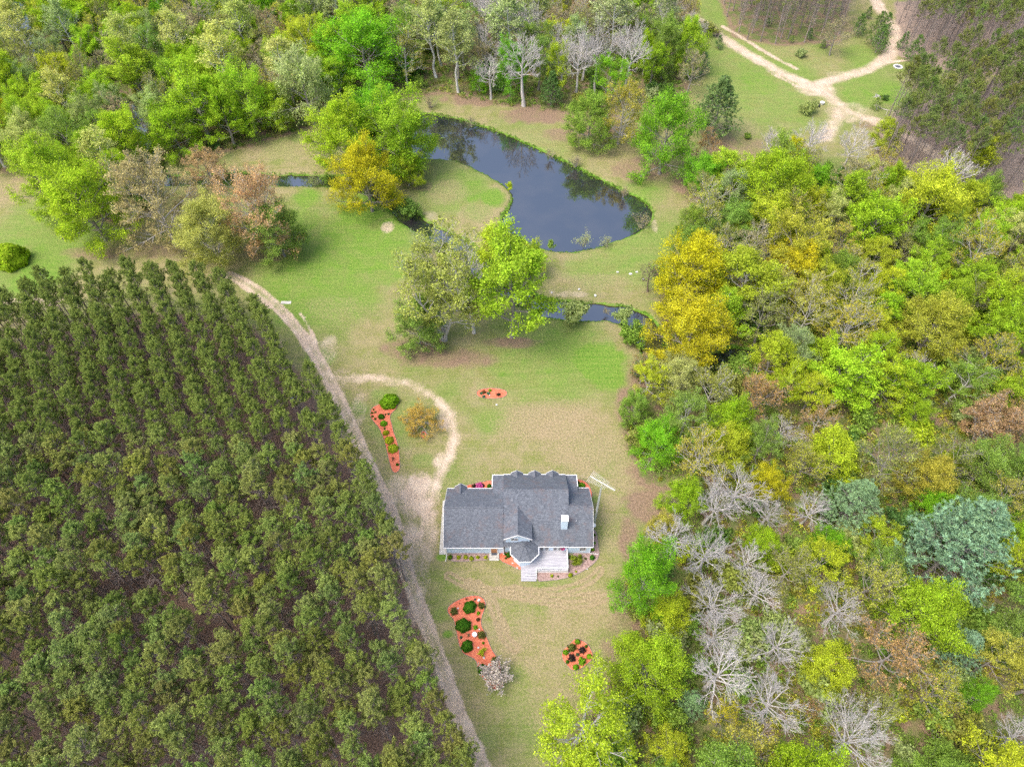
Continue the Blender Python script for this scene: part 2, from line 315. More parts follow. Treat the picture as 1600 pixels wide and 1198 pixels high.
def sub_sheet(name, facemask, z=None, dz=0., mat=M_GROUND, masks=True):
    q = Q[facemask]; u, inv = np.unique(q, return_inverse=True)
    v = VG[u].copy()
    if z is not None: v[:, 2] = z
    else: v[:, 2] += dz
    me = mesh_from(name, v, inv.reshape(-1, 4), [mat], True)
    if masks: set_masks(me, u)
    return tag(link(name, me), kind='structure')
dirt_full = np.zeros(GX.size); dirt_full[near.ravel()] = MK['dirt']
cxy = VG[Q].mean(1)
dq = dirt_full[Q].mean(1) > .42
ne = inside(cxy[:, 0], cxy[:, 1], world([(1040, -40), (1500, -40), (1500, 280), (1270, 280), (1090, 120)]))
sub_sheet('dirt_track', dq & ~ne, dz=.012)
sub_sheet('sandy_road', dq & ne, dz=.012)
# water
def water_mat():
    s = N('still_water')
    n = s.noise(.9, 2); n2 = s.noise(.12, 3)
    col = s.mix(s.rng(n2, .4, .65), (.012, .014, .020), (.026, .025, .027))
    s.bsdf(col, .025, .5, n, .004, IOR=3.3)
    return s.m
M_WATER = water_mat()
zq = VG[:, 2][Q]
wq = (zq.min(1) < -.25)
dpf = (DP.ravel()[Q].mean(1) > DC.ravel()[Q].mean(1))
sub_sheet('pond_water', wq & dpf, z=-.6, mat=M_WATER, masks=False)
sub_sheet('creek_water', wq & ~dpf, z=-.6, mat=M_WATER, masks=False)

def foliage_mat(name, trans=.45, var=.32):
    s = N(name)
    oi = s.n('ShaderNodeObjectInfo'); g = s.n('ShaderNodeNewGeometry'); tone = s.attr('tone')
    r = g.outputs['Random Per Island']
    k = s.math('MULTIPLY', s.rng(r, 0, 1, 1 - var, 1 + var), tone.outputs['Fac'])
    hue = s.mix(s.rng(s.math('FRACT', s.math('MULTIPLY', r, 7.3)), .4, 1.0), oi.outputs['Color'], s.mix(.30, oi.outputs['Color'], (.36, .42, .08)))
    x = s.n('ShaderNodeVectorMath', operation='SCALE'); s.l(hue, x.inputs[0]); s.l(k, x.inputs['Scale'])
    d = s.n('ShaderNodeBsdfDiffuse'); t = s.n('ShaderNodeBsdfTranslucent'); s.l(x.outputs[0], d.inputs[0]); s.l(x.outputs[0], t.inputs[0])
    m = s.n('ShaderNodeMixShader'); m.inputs[0].default_value = trans; s.l(d.outputs[0], m.inputs[1]); s.l(t.outputs[0], m.inputs[2]); s.l(m.outputs[0], s.out.inputs[0])
    return s.m
M_LEAF = foliage_mat('leaves'); M_NEEDLE = foliage_mat('needles', .3, .3)
def bark_mat():
    s = N('bark'); oi = s.n('ShaderNodeObjectInfo')
    n = s.noise(3, 3, s.mp((1, 1, .3)))
    s.bsdf(s.mix(s.rng(n, .35, .65), s.mix(1.0, oi.outputs['Color'], (.7, .7, .7), 'MULTIPLY'), oi.outputs['Color']), .9, .15); return s.m
M_BARK = bark_mat()

# ------------------------------------------------------------------ plant meshes
def frame(D):
    D = D / (np.linalg.norm(D, axis=1, keepdims=True) + 1e-9)
    a = np.where(np.abs(D[:, 2:3]) < .9, np.array([[0, 0, 1.]]), np.array([[1., 0, 0]]))
    U = np.cross(D, a); U /= np.linalg.norm(U, axis=1, keepdims=True) + 1e-9
    return D, U, np.cross(D, U)
class Geo:
    def __init__(s): s.v = []; s.f = []; s.t = []; s.n = 0
    def prisms(s, P0, P1, R0, R1, k=4):
        P0 = np.asarray(P0, float); P1 = np.asarray(P1, float)
        D, U, V = frame(P1 - P0); n = len(P0)
        a = np.arange(k) * 2 * np.pi / k
        ring = U[:, None, :] * np.cos(a)[None, :, None] + V[:, None, :] * np.sin(a)[None, :, None]
        A = P0[:, None, :] + ring * np.broadcast_to(R0, (n,))[:, None, None]; B = P1[:, None, :] + ring * np.broadcast_to(R1, (n,))[:, None, None]
        vv = np.concatenate([A, B], 1).reshape(-1, 3)
        base = s.n + np.arange(n)[:, None] * 2 * k
        i = np.arange(k)[None, :]; j = (np.arange(k)[None, :] + 1) % k
        q = np.stack([base + i, base + j, base + k + j, base + k + i], -1).reshape(-1, 4)
        s.v.append(vv); s.f.append(q); s.t.append(np.ones(len(vv))); s.n += len(vv)
    def leaves(s, C, size, r, tone=1.0, normal=None, aspect=.62, along=None, flat=.0):
        n = len(C)
        Nn = r.normal(size=(n, 3))
        if normal is not None: Nn = Nn * (1 - flat) * .8 + normal * (.4 + flat)
        Nn, U, V = frame(Nn)
        if along is not None:
            L = along - (along * Nn).sum(1, keepdims=True) * Nn; L /= np.linalg.norm(L, axis=1, keepdims=True) + 1e-9
            U = L; V = np.cross(Nn, U)
        else:
            th = r.rand(n, 1) * 6.283; U, V = U * np.cos(th) + V * np.sin(th), -U * np.sin(th) + V * np.cos(th)
        sz = np.broadcast_to(size, (n,))[:, None] * (.65 + .7 * r.rand(n, 1))
        a = C + U * sz * .5; b = C + V * sz * aspect * .5 - U * sz * .08; c = C - U * sz * .5; d = C - V * sz * aspect * .5 - U * sz * .08
        bend = Nn * sz * .12
        vv = np.stack([a - bend, b + bend, c - bend, d + bend], 1).reshape(-1, 3)
        q = s.n + np.arange(4 * n).reshape(-1, 4)
        s.v.append(vv); s.f.append(q); s.t.append(np.repeat(np.broadcast_to(tone, (n,)), 4)); s.n += 4 * n
    def mesh(s, name, mat):
        me = mesh_from(name, np.concatenate(s.v), np.concatenate(s.f), [mat])
        t = me.attributes.new('tone', 'FLOAT', 'POINT'); t.data.foreach_set('value', np.concatenate(s.t).astype(np.float32))
        return me
def unit(a): return a / (np.linalg.norm(a, axis=-1, keepdims=True) + 1e-9)
def grow(geo, P, D, L, R, spec, r, tip_r=.012, sides=(5, 4, 3, 3), up=.15):
    """P, D, L, R: arrays of parent branches; spec: per level (children, angle, length ratio, first t); returns the twigs of the last level"""
    lvl = 0
    while True:
        n = len(P); nseg = 3 if lvl < 2 else 2
        pts = [P]; d = D.copy()
        for k in range(nseg):
            d = unit(d + r.normal(size=(n, 3)) * .13 + np.array([0, 0, up]) * (1 if lvl else .6))
            pts.append(pts[-1] + d * (L / nseg)[:, None])
        last = lvl >= len(spec)
        rr = [R * (1 - .62 * k / nseg) for k in range(nseg + 1)]
        if last: rr[-1] = R * .25
        for k in range(nseg): geo.prisms(pts[k], pts[k + 1], np.maximum(rr[k], tip_r * .6), np.maximum(rr[k + 1], tip_r * .5), sides[min(lvl, 3)])
        if last: return pts[0], pts[-1], d, L
        nc, ang, ratio, t0 = spec[lvl]
        i = np.repeat(np.arange(n), nc); m = len(i)
        t = t0 + (1 - t0) * ((np.tile(np.arange(nc), n) + r.rand(m) * .8 + .2) / nc); t = np.clip(t, 0, 1)
        seg = np.minimum((t * nseg).astype(int), nseg - 1); ft = t * nseg - seg
        PT = np.stack(pts, 1); base = PT[i, seg] * (1 - ft)[:, None] + PT[i, seg + 1] * ft[:, None]
        sd_ = unit(PT[i, seg + 1] - PT[i, seg])
        _, U, V = frame(sd_); ph = (np.tile(np.arange(nc), n) * 2.4 + r.rand(m) * 1.5)
        side = U * np.cos(ph)[:, None] + V * np.sin(ph)[:, None]
        a = ang * (.75 + .5 * r.rand(m)) * (1 - .45 * t)
        D2 = unit(sd_ * np.cos(a)[:, None] + side * np.sin(a)[:, None])
        L2 = L[i] * ratio * (1.15 - .45 * t) * (.75 + .5 * r.rand(m))
        R2 = np.maximum(R[i] * (1 - .62 * t) * .62, tip_r)
        P, D, L, R = base, D2, L2, R2; lvl += 1
def trunk_path(geo, H, r0, r, lean=.03, n=7, top=.25, sides=7):
    z = np.linspace(-.4, H, n); p = np.zeros((n, 3)); p[:, 2] = z
    w = np.cumsum(r.normal(size=(n, 2)) * H * lean / n, 0); p[1:, :2] = w[1:] - w[0]
    rad = r0 * (1 - (1 - top) * np.linspace(0, 1, n)); rad[0] *= 1.25
    geo.prisms(p[:-1], p[1:], rad[:-1], rad[1:], sides)
    return p, rad
def on_path(p, rad, z):
    x = np.interp(z, p[:, 2], p[:, 0]); y = np.interp(z, p[:, 2], p[:, 1]); return np.stack([x, y, z], -1), np.interp(z, p[:, 2], rad)
def broadleaf(seed, H=16, R=5.5, zb=.22, n1=11, leader=.72, r0=.30, ang=(1.25, .45), lens=None, spec=((5, .9, .5, .3), (4, .8, .5, .3)), nl=12, ls=.42, spread=.45, shoot=.9, up=.18, ztone=.0, lf=.0, droop=0, trunks=1, tip=.012, aspect=.62, lean=.05):
    r = np.random.RandomState(seed); tg = Geo(); cg = Geo(); tips = []
    for tk in range(trunks):
        g0 = len(tg.v)
        p, rad = trunk_path(tg, H * leader, r0 / (trunks ** .5), r, lean)
        if trunks > 1:
            a = tk * 6.283 / trunks + r.rand(); off = np.array([math.cos(a), math.sin(a), 0]); k = R * .45
            p2 = p.copy(); p2[:, 0] += off[0] * (k * (p[:, 2].clip(0) / (H * leader)) + .15); p2[:, 1] += off[1] * (k * (p[:, 2].clip(0) / (H * leader)) + .15)
            tg.v = tg.v[:g0]; tg.f = tg.f[:g0]; tg.t = tg.t[:g0]; tg.n = sum(len(x) for x in tg.v)
            tg.prisms(p2[:-1], p2[1:], rad[:-1], rad[1:], 6); p = p2
        z = H * (zb + (leader - zb) * (np.arange(n1) + r.rand(n1) * .7) / n1)
        base, br = on_path(p, rad, z); hf = (z / H - zb) / (1 - zb)
        a = np.arange(n1) * 2.4 + r.rand(n1) * .8
        inc = ang[0] + (ang[1] - ang[0]) * hf / ((leader - zb) / (1 - zb)) + r.normal(size=n1) * .08
        D = np.stack([np.sin(inc) * np.cos(a), np.sin(inc) * np.sin(a), np.cos(inc)], -1)
        prof = np.sqrt(np.clip(1 - ((hf - .32) / .78) ** 2, .05, 1)) if lens is None else np.interp(hf, *lens)
        L = R * prof * (.72 + .4 * r.rand(n1)) / (trunks ** .35)
        tips.append(grow(tg, base, D, L, br * (.72 if nl == 0 else .55), spec, r, tip, up=up))
        tips.append(grow(tg, p[-1:], unit(np.array([[r.normal() * .15, r.normal() * .15, 1.]])), np.array([H * (1 - leader)]), rad[-1:], spec, r, tip, up=up))
    A = np.concatenate([t[0] for t in tips]); B = np.concatenate([t[1] for t in tips]); D = np.concatenate([t[2] for t in tips]); 
    if nl:
        n = len(A); i = np.repeat(np.arange(n), nl); m = len(i)
        t = r.rand(m, 1) ** .7
        c = A[i] * (1 - t) + B[i] * t + D[i] * (t * .3 * shoot) + r.normal(size=(m, 3)) * spread * np.array([1, 1, .8])
        if droop: c[:, 2] -= droop * r.rand(m) * (t[:, 0])
        ct = np.array([0, 0, H * .45]); nrm = unit(c - ct + np.array([0, 0, 1.2]))
        tone = ((.74 + .46 * r.rand(n)) * (1 + .16 * np.sin(B[:, 0] * 1.1 + seed) * np.cos(B[:, 1] * 1.2 + B[:, 2] * .8)))[i] * (1 + .10 * r.normal(size=m))
        al = np.tile(np.array([[0, 0, -1.]]), (m, 1)) + r.normal(size=(m, 3)) * .25 if droop else D[i] + r.normal(size=(m, 3)) * .5
        cg.leaves(c, ls, r, tone, nrm, aspect, al if (droop or shoot > .5) else None, lf)
    allv = np.concatenate([B] + ([c] if nl else []))
    ext = np.percentile(np.hypot(allv[:, 0], allv[:, 1]), 96)
    return tg, cg, H, ext, allv[:, 2].max()
def needle_tufts(cg, r, C, rad, n, size, tone, aspect=.22, bias=None):
    k = len(C); i = np.repeat(np.arange(k), n); m = len(i)
    d = unit(r.normal(size=(m, 3)) + (bias[i] if bias is not None else np.array([0, 0, .6])))
    c = C[i] + d * (rad * (.3 + .7 * r.rand(m)))[:, None]
    cg.leaves(c, size, r, tone[i] * (1 + .1 * r.normal(size=m)), None, aspect, d)
def red_pine(seed, H=17, R=2.4):
    r = np.random.RandomState(seed); tg = Geo(); cg = Geo()
    p, rad = trunk_path(tg, H * .97, .17, r, .03, 8, .2, 6)
    # dead lower branches
    n = 46; z = H * (.25 + .42 * r.rand(n)); b, br = on_path(p, rad, z); a = r.rand(n) * 6.283
    D = np.stack([np.cos(a), np.sin(a), -.1 + .35 * r.rand(n)], -1)
    grow(tg, b, unit(D), .9 + 1.5 * r.rand(n), np.full(n, .022), ((4, .8, .5, .2),), r, .012, (3, 3, 3, 3), 0)
    n = 28; hf = np.sort(r.rand(n)); z = H * (.66 + .31 * hf); b, br = on_path(p, rad, z); a = np.arange(n) * 2.4 + r.rand(n)
    inc = 1.35 - .75 * hf; D = np.stack([np.sin(inc) * np.cos(a), np.sin(inc) * np.sin(a), np.cos(inc)], -1)
    L = R * np.interp(hf, [0, .25, .7, 1], [.75, 1., .72, .3]) * (.75 + .4 * r.rand(n))
    A, B, DD, LL = grow(tg, b, D, L, np.full(n, .04), ((8, .8, .42, .3),), r, .016, (4, 3, 3, 3), .28)
    keep = r.rand(len(B)) < .9; B = B[keep]; DD = DD[keep]
    B2 = np.concatenate([B, B - DD * .35 + r.normal(size=B.shape) * .12]); 
    tone = .8 + .4 * r.rand(len(B2))
    needle_tufts(cg, r, B2, .21, 14, .20, tone, .38)
    t = np.array([p[-1]]); needle_tufts(cg, r, t + r.normal(size=(6, 3)) * .2, .26, 16, .3, np.ones(6), .3)
    return tg, cg, H, R, H
def white_pine(seed, H=19, R=4.6, soft=1.0):
    r = np.random.RandomState(seed); tg = Geo(); cg = Geo()
    p, rad = trunk_path(tg, H * .98, .28, r, .02, 8, .12, 6)
    nw = 15; z = []; a = []
    for w in range(nw):
        k = 6; z += list(H * (.14 + .82 * w / nw) + r.normal(size=k) * .15); a += list(r.rand() * 6.28 + np.arange(k) * 6.283 / k + r.normal(size=k) * .2)
    z = np.array(z); a = np.array(a); b, br = on_path(p, rad, z); hf = (z / H - .14) / .82
    inc = 1.42 - .75 * hf; D = np.stack([np.sin(inc) * np.cos(a), np.sin(inc) * np.sin(a), np.cos(inc)], -1)
    L = R * np.interp(hf, [0, .15, .5, 1], [.85, 1., .72, .14]) * (.65 + .5 * r.rand(len(z)))
    A, B, DD, LL = grow(tg, b, D, L, np.full(len(z), .05), ((6, .85, .42, .25), (3, .7, .5, .3)), r, .012, (4, 3, 3, 3), .10)
    tone = .78 + .5 * r.rand(len(B))
    needle_tufts(cg, r, B, .34, 15, .40, tone, .26, DD * 1.3 + np.array([0, 0, .5]))
    return tg, cg, H, R, H
def young_conifer(seed, H=4, R=1.5):
    r = np.random.RandomState(seed); tg = Geo(); cg = Geo()
    p, rad = trunk_path(tg, H, .07, r, .02, 5, .1, 5)
    n = 70; z = H * (.05 + .92 * r.rand(n)); a = r.rand(n) * 6.283; hf = z / H; b, br = on_path(p, rad, z)
    D = np.stack([np.cos(a), np.sin(a), .25 + .6 * hf], -1); L = R * (1.02 - hf) ** .8 * (.75 + .4 * r.rand(n)) + .1
    A, B, DD, LL = grow(tg, b, unit(D), L, np.full(n, .02), ((4, .7, .45, .2),), r, .008, (3, 3, 3, 3), .1)
    needle_tufts(cg, r, B, .16, 12, .20, .78 + .4 * r.rand(len(B)), .3, DD)
    return tg, cg, H, R, H
def dome(seed, n=2600, ls=.16, squash=.8, rough=.06, core=.86, spiky=0.):
    """a clipped shrub about 1 m in radius: twiggy stems inside, leaves in a shell"""
    r = np.random.RandomState(seed); tg = Geo(); cg = Geo()
    k = 26; a = r.rand(k) * 6.283; inc = r.rand(k) * 1.2
    D = np.stack([np.sin(inc) * np.cos(a), np.sin(inc) * np.sin(a), np.cos(inc)], -1)
    grow(tg, np.zeros((k, 3)) + [0, 0, -.05], D, np.full(k, .8 * squash), np.full(k, .03), ((4, .6, .45, .3),), r, .01, (4, 3, 3, 3), .02)
    d = unit(r.normal(size=(n, 3))); d[:, 2] = np.abs(d[:, 2]) - .18 * (r.rand(n) < .4)
    lob = 1 + rough * (np.sin(d[:, 0] * 7 + seed) + np.sin(d[:, 1] * 8 + 1.3 * seed) + np.sin(d[:, 2] * 9))
    rad = lob * (core + (1 - core) * r.rand(n)); c = d * rad[:, None]; c[:, 2] = c[:, 2] * squash + .12
    c[:, 2] = np.maximum(c[:, 2], .03)
    cg.leaves(c, ls, r, .85 + .3 * r.rand(n), d, .7, d if spiky else None, .55 - spiky)
    return tg, cg, 1.0, 1.0, 1.0
def loose_shrub(seed, H=2.2, R=1.2, n1=16, nl=10, ls=.22, spread=.16):
    r = np.random.RandomState(seed); tg = Geo(); cg = Geo()
    a = r.rand(n1) * 6.283; inc = .1 + .85 * r.rand(n1)
    D = np.stack([np.sin(inc) * np.cos(a), np.sin(inc) * np.sin(a), np.cos(inc)], -1)
    A, B, DD, LL = grow(tg, r.normal(size=(n1, 3)) * [.12, .12, 0], D, H * (.55 + .35 * r.rand(n1)), np.full(n1, .03), ((5, .6, .45, .3), (3, .6, .5, .3)), r, .009, (3, 3, 3, 3), .12)
    n = len(B); i = np.repeat(np.arange(n), nl); m = len(i); c = A[i] + (B[i] - A[i]) * r.rand(m, 1) + r.normal(size=(m, 3)) * spread
    if nl: cg.leaves(c, ls, r, (.8 + .4 * r.rand(n))[i], unit(c), .7, None, .2)
    return tg, cg, H, max(np.percentile(np.hypot(B[:, 0], B[:, 1]), 92), .3), B[:, 2].max()

PROTO = {}
def proto(kind, maker, seeds, leaf=M_LEAF, **kw):
    PROTO[kind] = []
    for sd_ in seeds:
        tg, cg, H, R, top = maker(sd_, **kw)
        PROTO[kind].append((tg.mesh(kind + '_trunk', M_BARK), cg.mesh(kind + '_crown', leaf) if cg.n else None, top, R))
proto('full', broadleaf, (1, 2, 3, 4), H=15, R=6.0, zb=.10, n1=22, spec=((8, .9, .45, .22), (5, .8, .5, .25)), nl=34, ls=.225, spread=.31, shoot=1.0, ang=(1.55, .5), leader=.7, lf=.1)
proto('feather', broadleaf, (5, 6, 7), H=16, R=5.2, zb=.16, n1=16, spec=((7, .7, .5, .22), (5, .6, .5, .3)), nl=30, ls=.22, spread=.20, shoot=2.2, ang=(1.3, .35), up=.3, leader=.66)
proto('loose', broadleaf, (8, 9, 10), H=17, R=5.2, zb=.26, n1=13, spec=((6, .95, .55, .3), (5, .8, .5, .3)), nl=30, ls=.215, spread=.24, shoot=1.0, ang=(1.3, .4), leader=.72, r0=.26, lean=.08)
proto('airy', broadleaf, (11, 12, 13, 14), H=17, R=5.0, zb=.26, n1=13, spec=((5, .85, .55, .28), (5, .75, .5, .3), (3, .7, .5, .3)), nl=4, ls=.21, spread=.16, shoot=.8, ang=(1.2, .35), up=.22, leader=.66, r0=.25, tip=.02)
proto('airylow', broadleaf, (61, 62, 63), H=15, R=6.2, zb=.08, n1=20, spec=((6, .9, .5, .25), (5, .75, .5, .3), (3, .7, .5, .3)), nl=8, ls=.23, spread=.22, shoot=.7, ang=(1.5, .45), up=.12, leader=.68, r0=.32, tip=.02)
proto('bare', broadleaf, (15, 16, 17, 18), H=17, R=5.2, zb=.42, n1=12, spec=((5, .85, .58, .25), (5, .75, .56, .3), (4, .7, .5, .25)), nl=0, ang=(1.2, .4), up=.16, leader=.66, r0=.40, tip=.024, lean=.09)
proto('barebig', broadleaf, (71,), H=20, R=9.5, zb=.22, n1=14, spec=((6, .85, .55, .25), (5, .75, .55, .3), (4, .7, .5, .25), (3, .7, .5, .3)), nl=0, ang=(1.35, .5), up=.12, leader=.6, r0=.45, tip=.020, lean=.1)
proto('birch', broadleaf, (19, 20), H=18, R=3.6, zb=.35, n1=16, spec=((6, .8, .5, .3), (4, .7, .5, .3)), nl=11, ls=.25, spread=.22, shoot=1.0, ang=(.95, .3), up=.2, leader=.85, r0=.2, lean=.12)
proto('willow', broadleaf, (22, 23), H=18, R=6.0, zb=.22, n1=17, spec=((7, .9, .45, .25), (4, .8, .5, .3)), nl=18, ls=.5, spread=.26, shoot=.4, ang=(1.3, .4), up=.1, leader=.75, droop=2.8, aspect=.3)
proto('multi', broadleaf, (24, 25), H=16, R=6.5, zb=.22, n1=9, spec=((5, .85, .55, .3), (5, .75, .5, .3), (3, .7, .5, .3)), nl=6, ls=.24, spread=.20, shoot=.8, ang=(1.15, .3), up=.18, leader=.7, r0=.5, trunks=4, tip=.02)
proto('pine', red_pine, (31, 32, 33, 34, 35, 36), M_NEEDLE)
proto('tallpine', red_pine, (37, 38, 39), M_NEEDLE, H=20, R=2.9)
proto('whitepine', white_pine, (41, 42, 43), M_NEEDLE)
proto('young', young_conifer, (45, 46), M_NEEDLE)
proto('dome', dome, (51, 52))
proto('mound', dome, (53, 54, 55), n=420, ls=.34, rough=.14, core=.55, spiky=.3)
proto('shrub', loose_shrub, (56, 57, 58))
proto('twiggy', loose_shrub, (59, 60), nl=2, ls=.12)
proto('blossom', loose_shrub, (61,), H=2.6, R=1.6, n1=20, nl=7, ls=.16, spread=.12)

C_LEAF = {'lime': (.42, .63, .04), 'bright green': (.26, .58, .035), 'yellow-green': (.53, .64, .045), 'golden': (.66, .65, .03), 'olive': (.36, .40, .09), 'rust': (.54, .35, .16), 'sage': (.43, .53, .22),
          'dark green': (.14, .28, .07), 'blue-green': (.24, .38, .21), 'tan': (.46, .40, .21), 'moss green': (.29, .45, .08), 'olive-gold': (.54, .53, .08), 'pine green': (.17, .28, .09), 'pale yellow': (.58, .64, .19)}
C_BARK = {'grey': (.34, .31, .29), 'pale': (.56, .53, .51), 'white': (.72, .70, .68), 'brown': (.20, .16, .13), 'pine': (.33, .28, .26)}
KIND_TXT = {'barebig': ('bare tree', 'bare_tree'), 'airylow': ('wide thinly leafed tree', 'budding_tree'), 'full': ('dense leafy tree', 'broadleaf_tree'), 'feather': ('feathery leafing tree', 'broadleaf_tree'), 'loose': ('open-crowned tree', 'broadleaf_tree'), 'airy': ('thinly leafed tree', 'budding_tree'), 'bare': ('bare tree', 'bare_tree'),
            'birch': ('slim pale-trunked tree', 'birch_tree'), 'willow': ('drooping willow', 'willow_tree'), 'multi': ('many-stemmed tree', 'budding_tree'), 'pine': ('pine', 'plantation_pine'), 'tallpine': ('tall pine', 'forest_pine'),
            'whitepine': ('soft-needled pine', 'white_pine'), 'young': ('young conifer', 'young_pine'), 'dome': ('rounded shrub', 'rounded_shrub'), 'mound': ('low mounded plant', 'garden_plant'), 'shrub': ('leafy bush', 'leafy_bush'),
            'twiggy': ('twiggy bush', 'twiggy_bush'), 'blossom': ('blossoming crabapple', 'crabapple_tree')}
RND = random.Random(7)
CROWN_Z = {'barebig': .62, 'airylow': .5, 'full': .55, 'feather': .58, 'loose': .62, 'airy': .6, 'bare': .68, 'birch': .62, 'willow': .55, 'multi': .62, 'pine': .78, 'tallpine': .78, 'whitepine': .5, 'young': .5, 'dome': .45, 'mound': .4, 'shrub': .5, 'twiggy': .5, 'blossom': .6}
WK = dict(full=1.14, feather=1.16, loose=1.16, airy=1.16, airylow=1.18, bare=1.22, birch=1.15, willow=1.12, multi=1.12, pine=1.12, whitepine=1.08)
TREES = []          # every placed plant: dict(kind,color,x,y,w,h,obj,label,nick)
def plant(kind, x, y, w, h, color, bark='grey', label=None, nick=None, group=None, name=None, cat=None, region=None, z=0.0, var=None):
    P = PROTO[kind]; w = w * WK.get(kind, 1.0); v = var if var is not None else RND.randrange(len(P)); tm, cm, top, R = P[v]
    nm = name or KIND_TXT[kind][1]
    o = bpy.data.objects.new(nm, None); COL.objects.link(o); o.empty_display_size = .3
    o.location = (x, y, z); o.rotation_euler = (RND.gauss(0, .02), RND.gauss(0, .02), RND.random() * 6.283)
    sxy = w / 2 / R; o.scale = (sxy, sxy * RND.uniform(.93, 1.07), h / top)
    o['category'] = cat or {'shrub': 'bush', 'twiggy': 'bush', 'mound': 'plant', 'dome': 'shrub'}.get(kind, 'tree')
    if group: o['group'] = group
    t = bpy.data.objects.new('trunk' if kind not in ('mound', 'dome', 'shrub', 'twiggy') else 'stem', tm); COL.objects.link(t); t.parent = o
    k = RND.uniform(.85, 1.12); b = C_BARK[bark]; t.color = (b[0] * k, b[1] * k, b[2] * k, 1)
    if cm:
        c = bpy.data.objects.new('crown' if kind not in ('mound', 'dome', 'shrub', 'twiggy') else 'foliage', cm); COL.objects.link(c); c.parent = o
        l = C_LEAF[color] if isinstance(color, str) else color; k = RND.uniform(.9, 1.1)
        c.color = (min(.8, l[0] * k * RND.uniform(.92, 1.08)), min(.8, l[1] * k), l[2] * k * RND.uniform(.8, 1.2), 1)
    TREES.append(dict(kind=kind, color=color, x=x, y=y, w=w, h=h, o=o, label=label, nick=nick, region=region, bark=bark))
    if label: o['label'] = label
    return o
RATIO = {'barebig': 1.1, 'airylow': 1.0, 'full': 1.35, 'feather': 1.45, 'loose': 1.5, 'airy': 1.5, 'bare': 1.6, 'birch': 2.2, 'willow': 1.1, 'multi': 1.1, 'whitepine': 1.7, 'young': 1.5, 'shrub': .9, 'twiggy': .9, 'dome': .8, 'mound': .75, 'blossom': 1.0, 'tallpine': 3.}
def T(kind, u, v, wpx, color, label=None, nick=None, h=None, bark='grey', region=None, **kw):
    """a tree whose crown shows centred at photo pixel (u, v) and wpx wide; its height follows from its kind unless given"""
    h_ = h
    for _ in range(3):
        z = (h_ or 8) * CROWN_Z[kind]; x, y = at(u, v, z); w = wpx * depth(x, y, z) / F
        if h is None:
            h_ = w * RATIO[kind]
            if kind in ('full', 'feather', 'loose', 'airy', 'airylow', 'bare', 'willow', 'multi', 'birch'): h_ = min(max(h_, 9 if region else 7), 24)
    return plant(kind, x, y, w, h_, color, bark, label, nick, region=region, **kw)

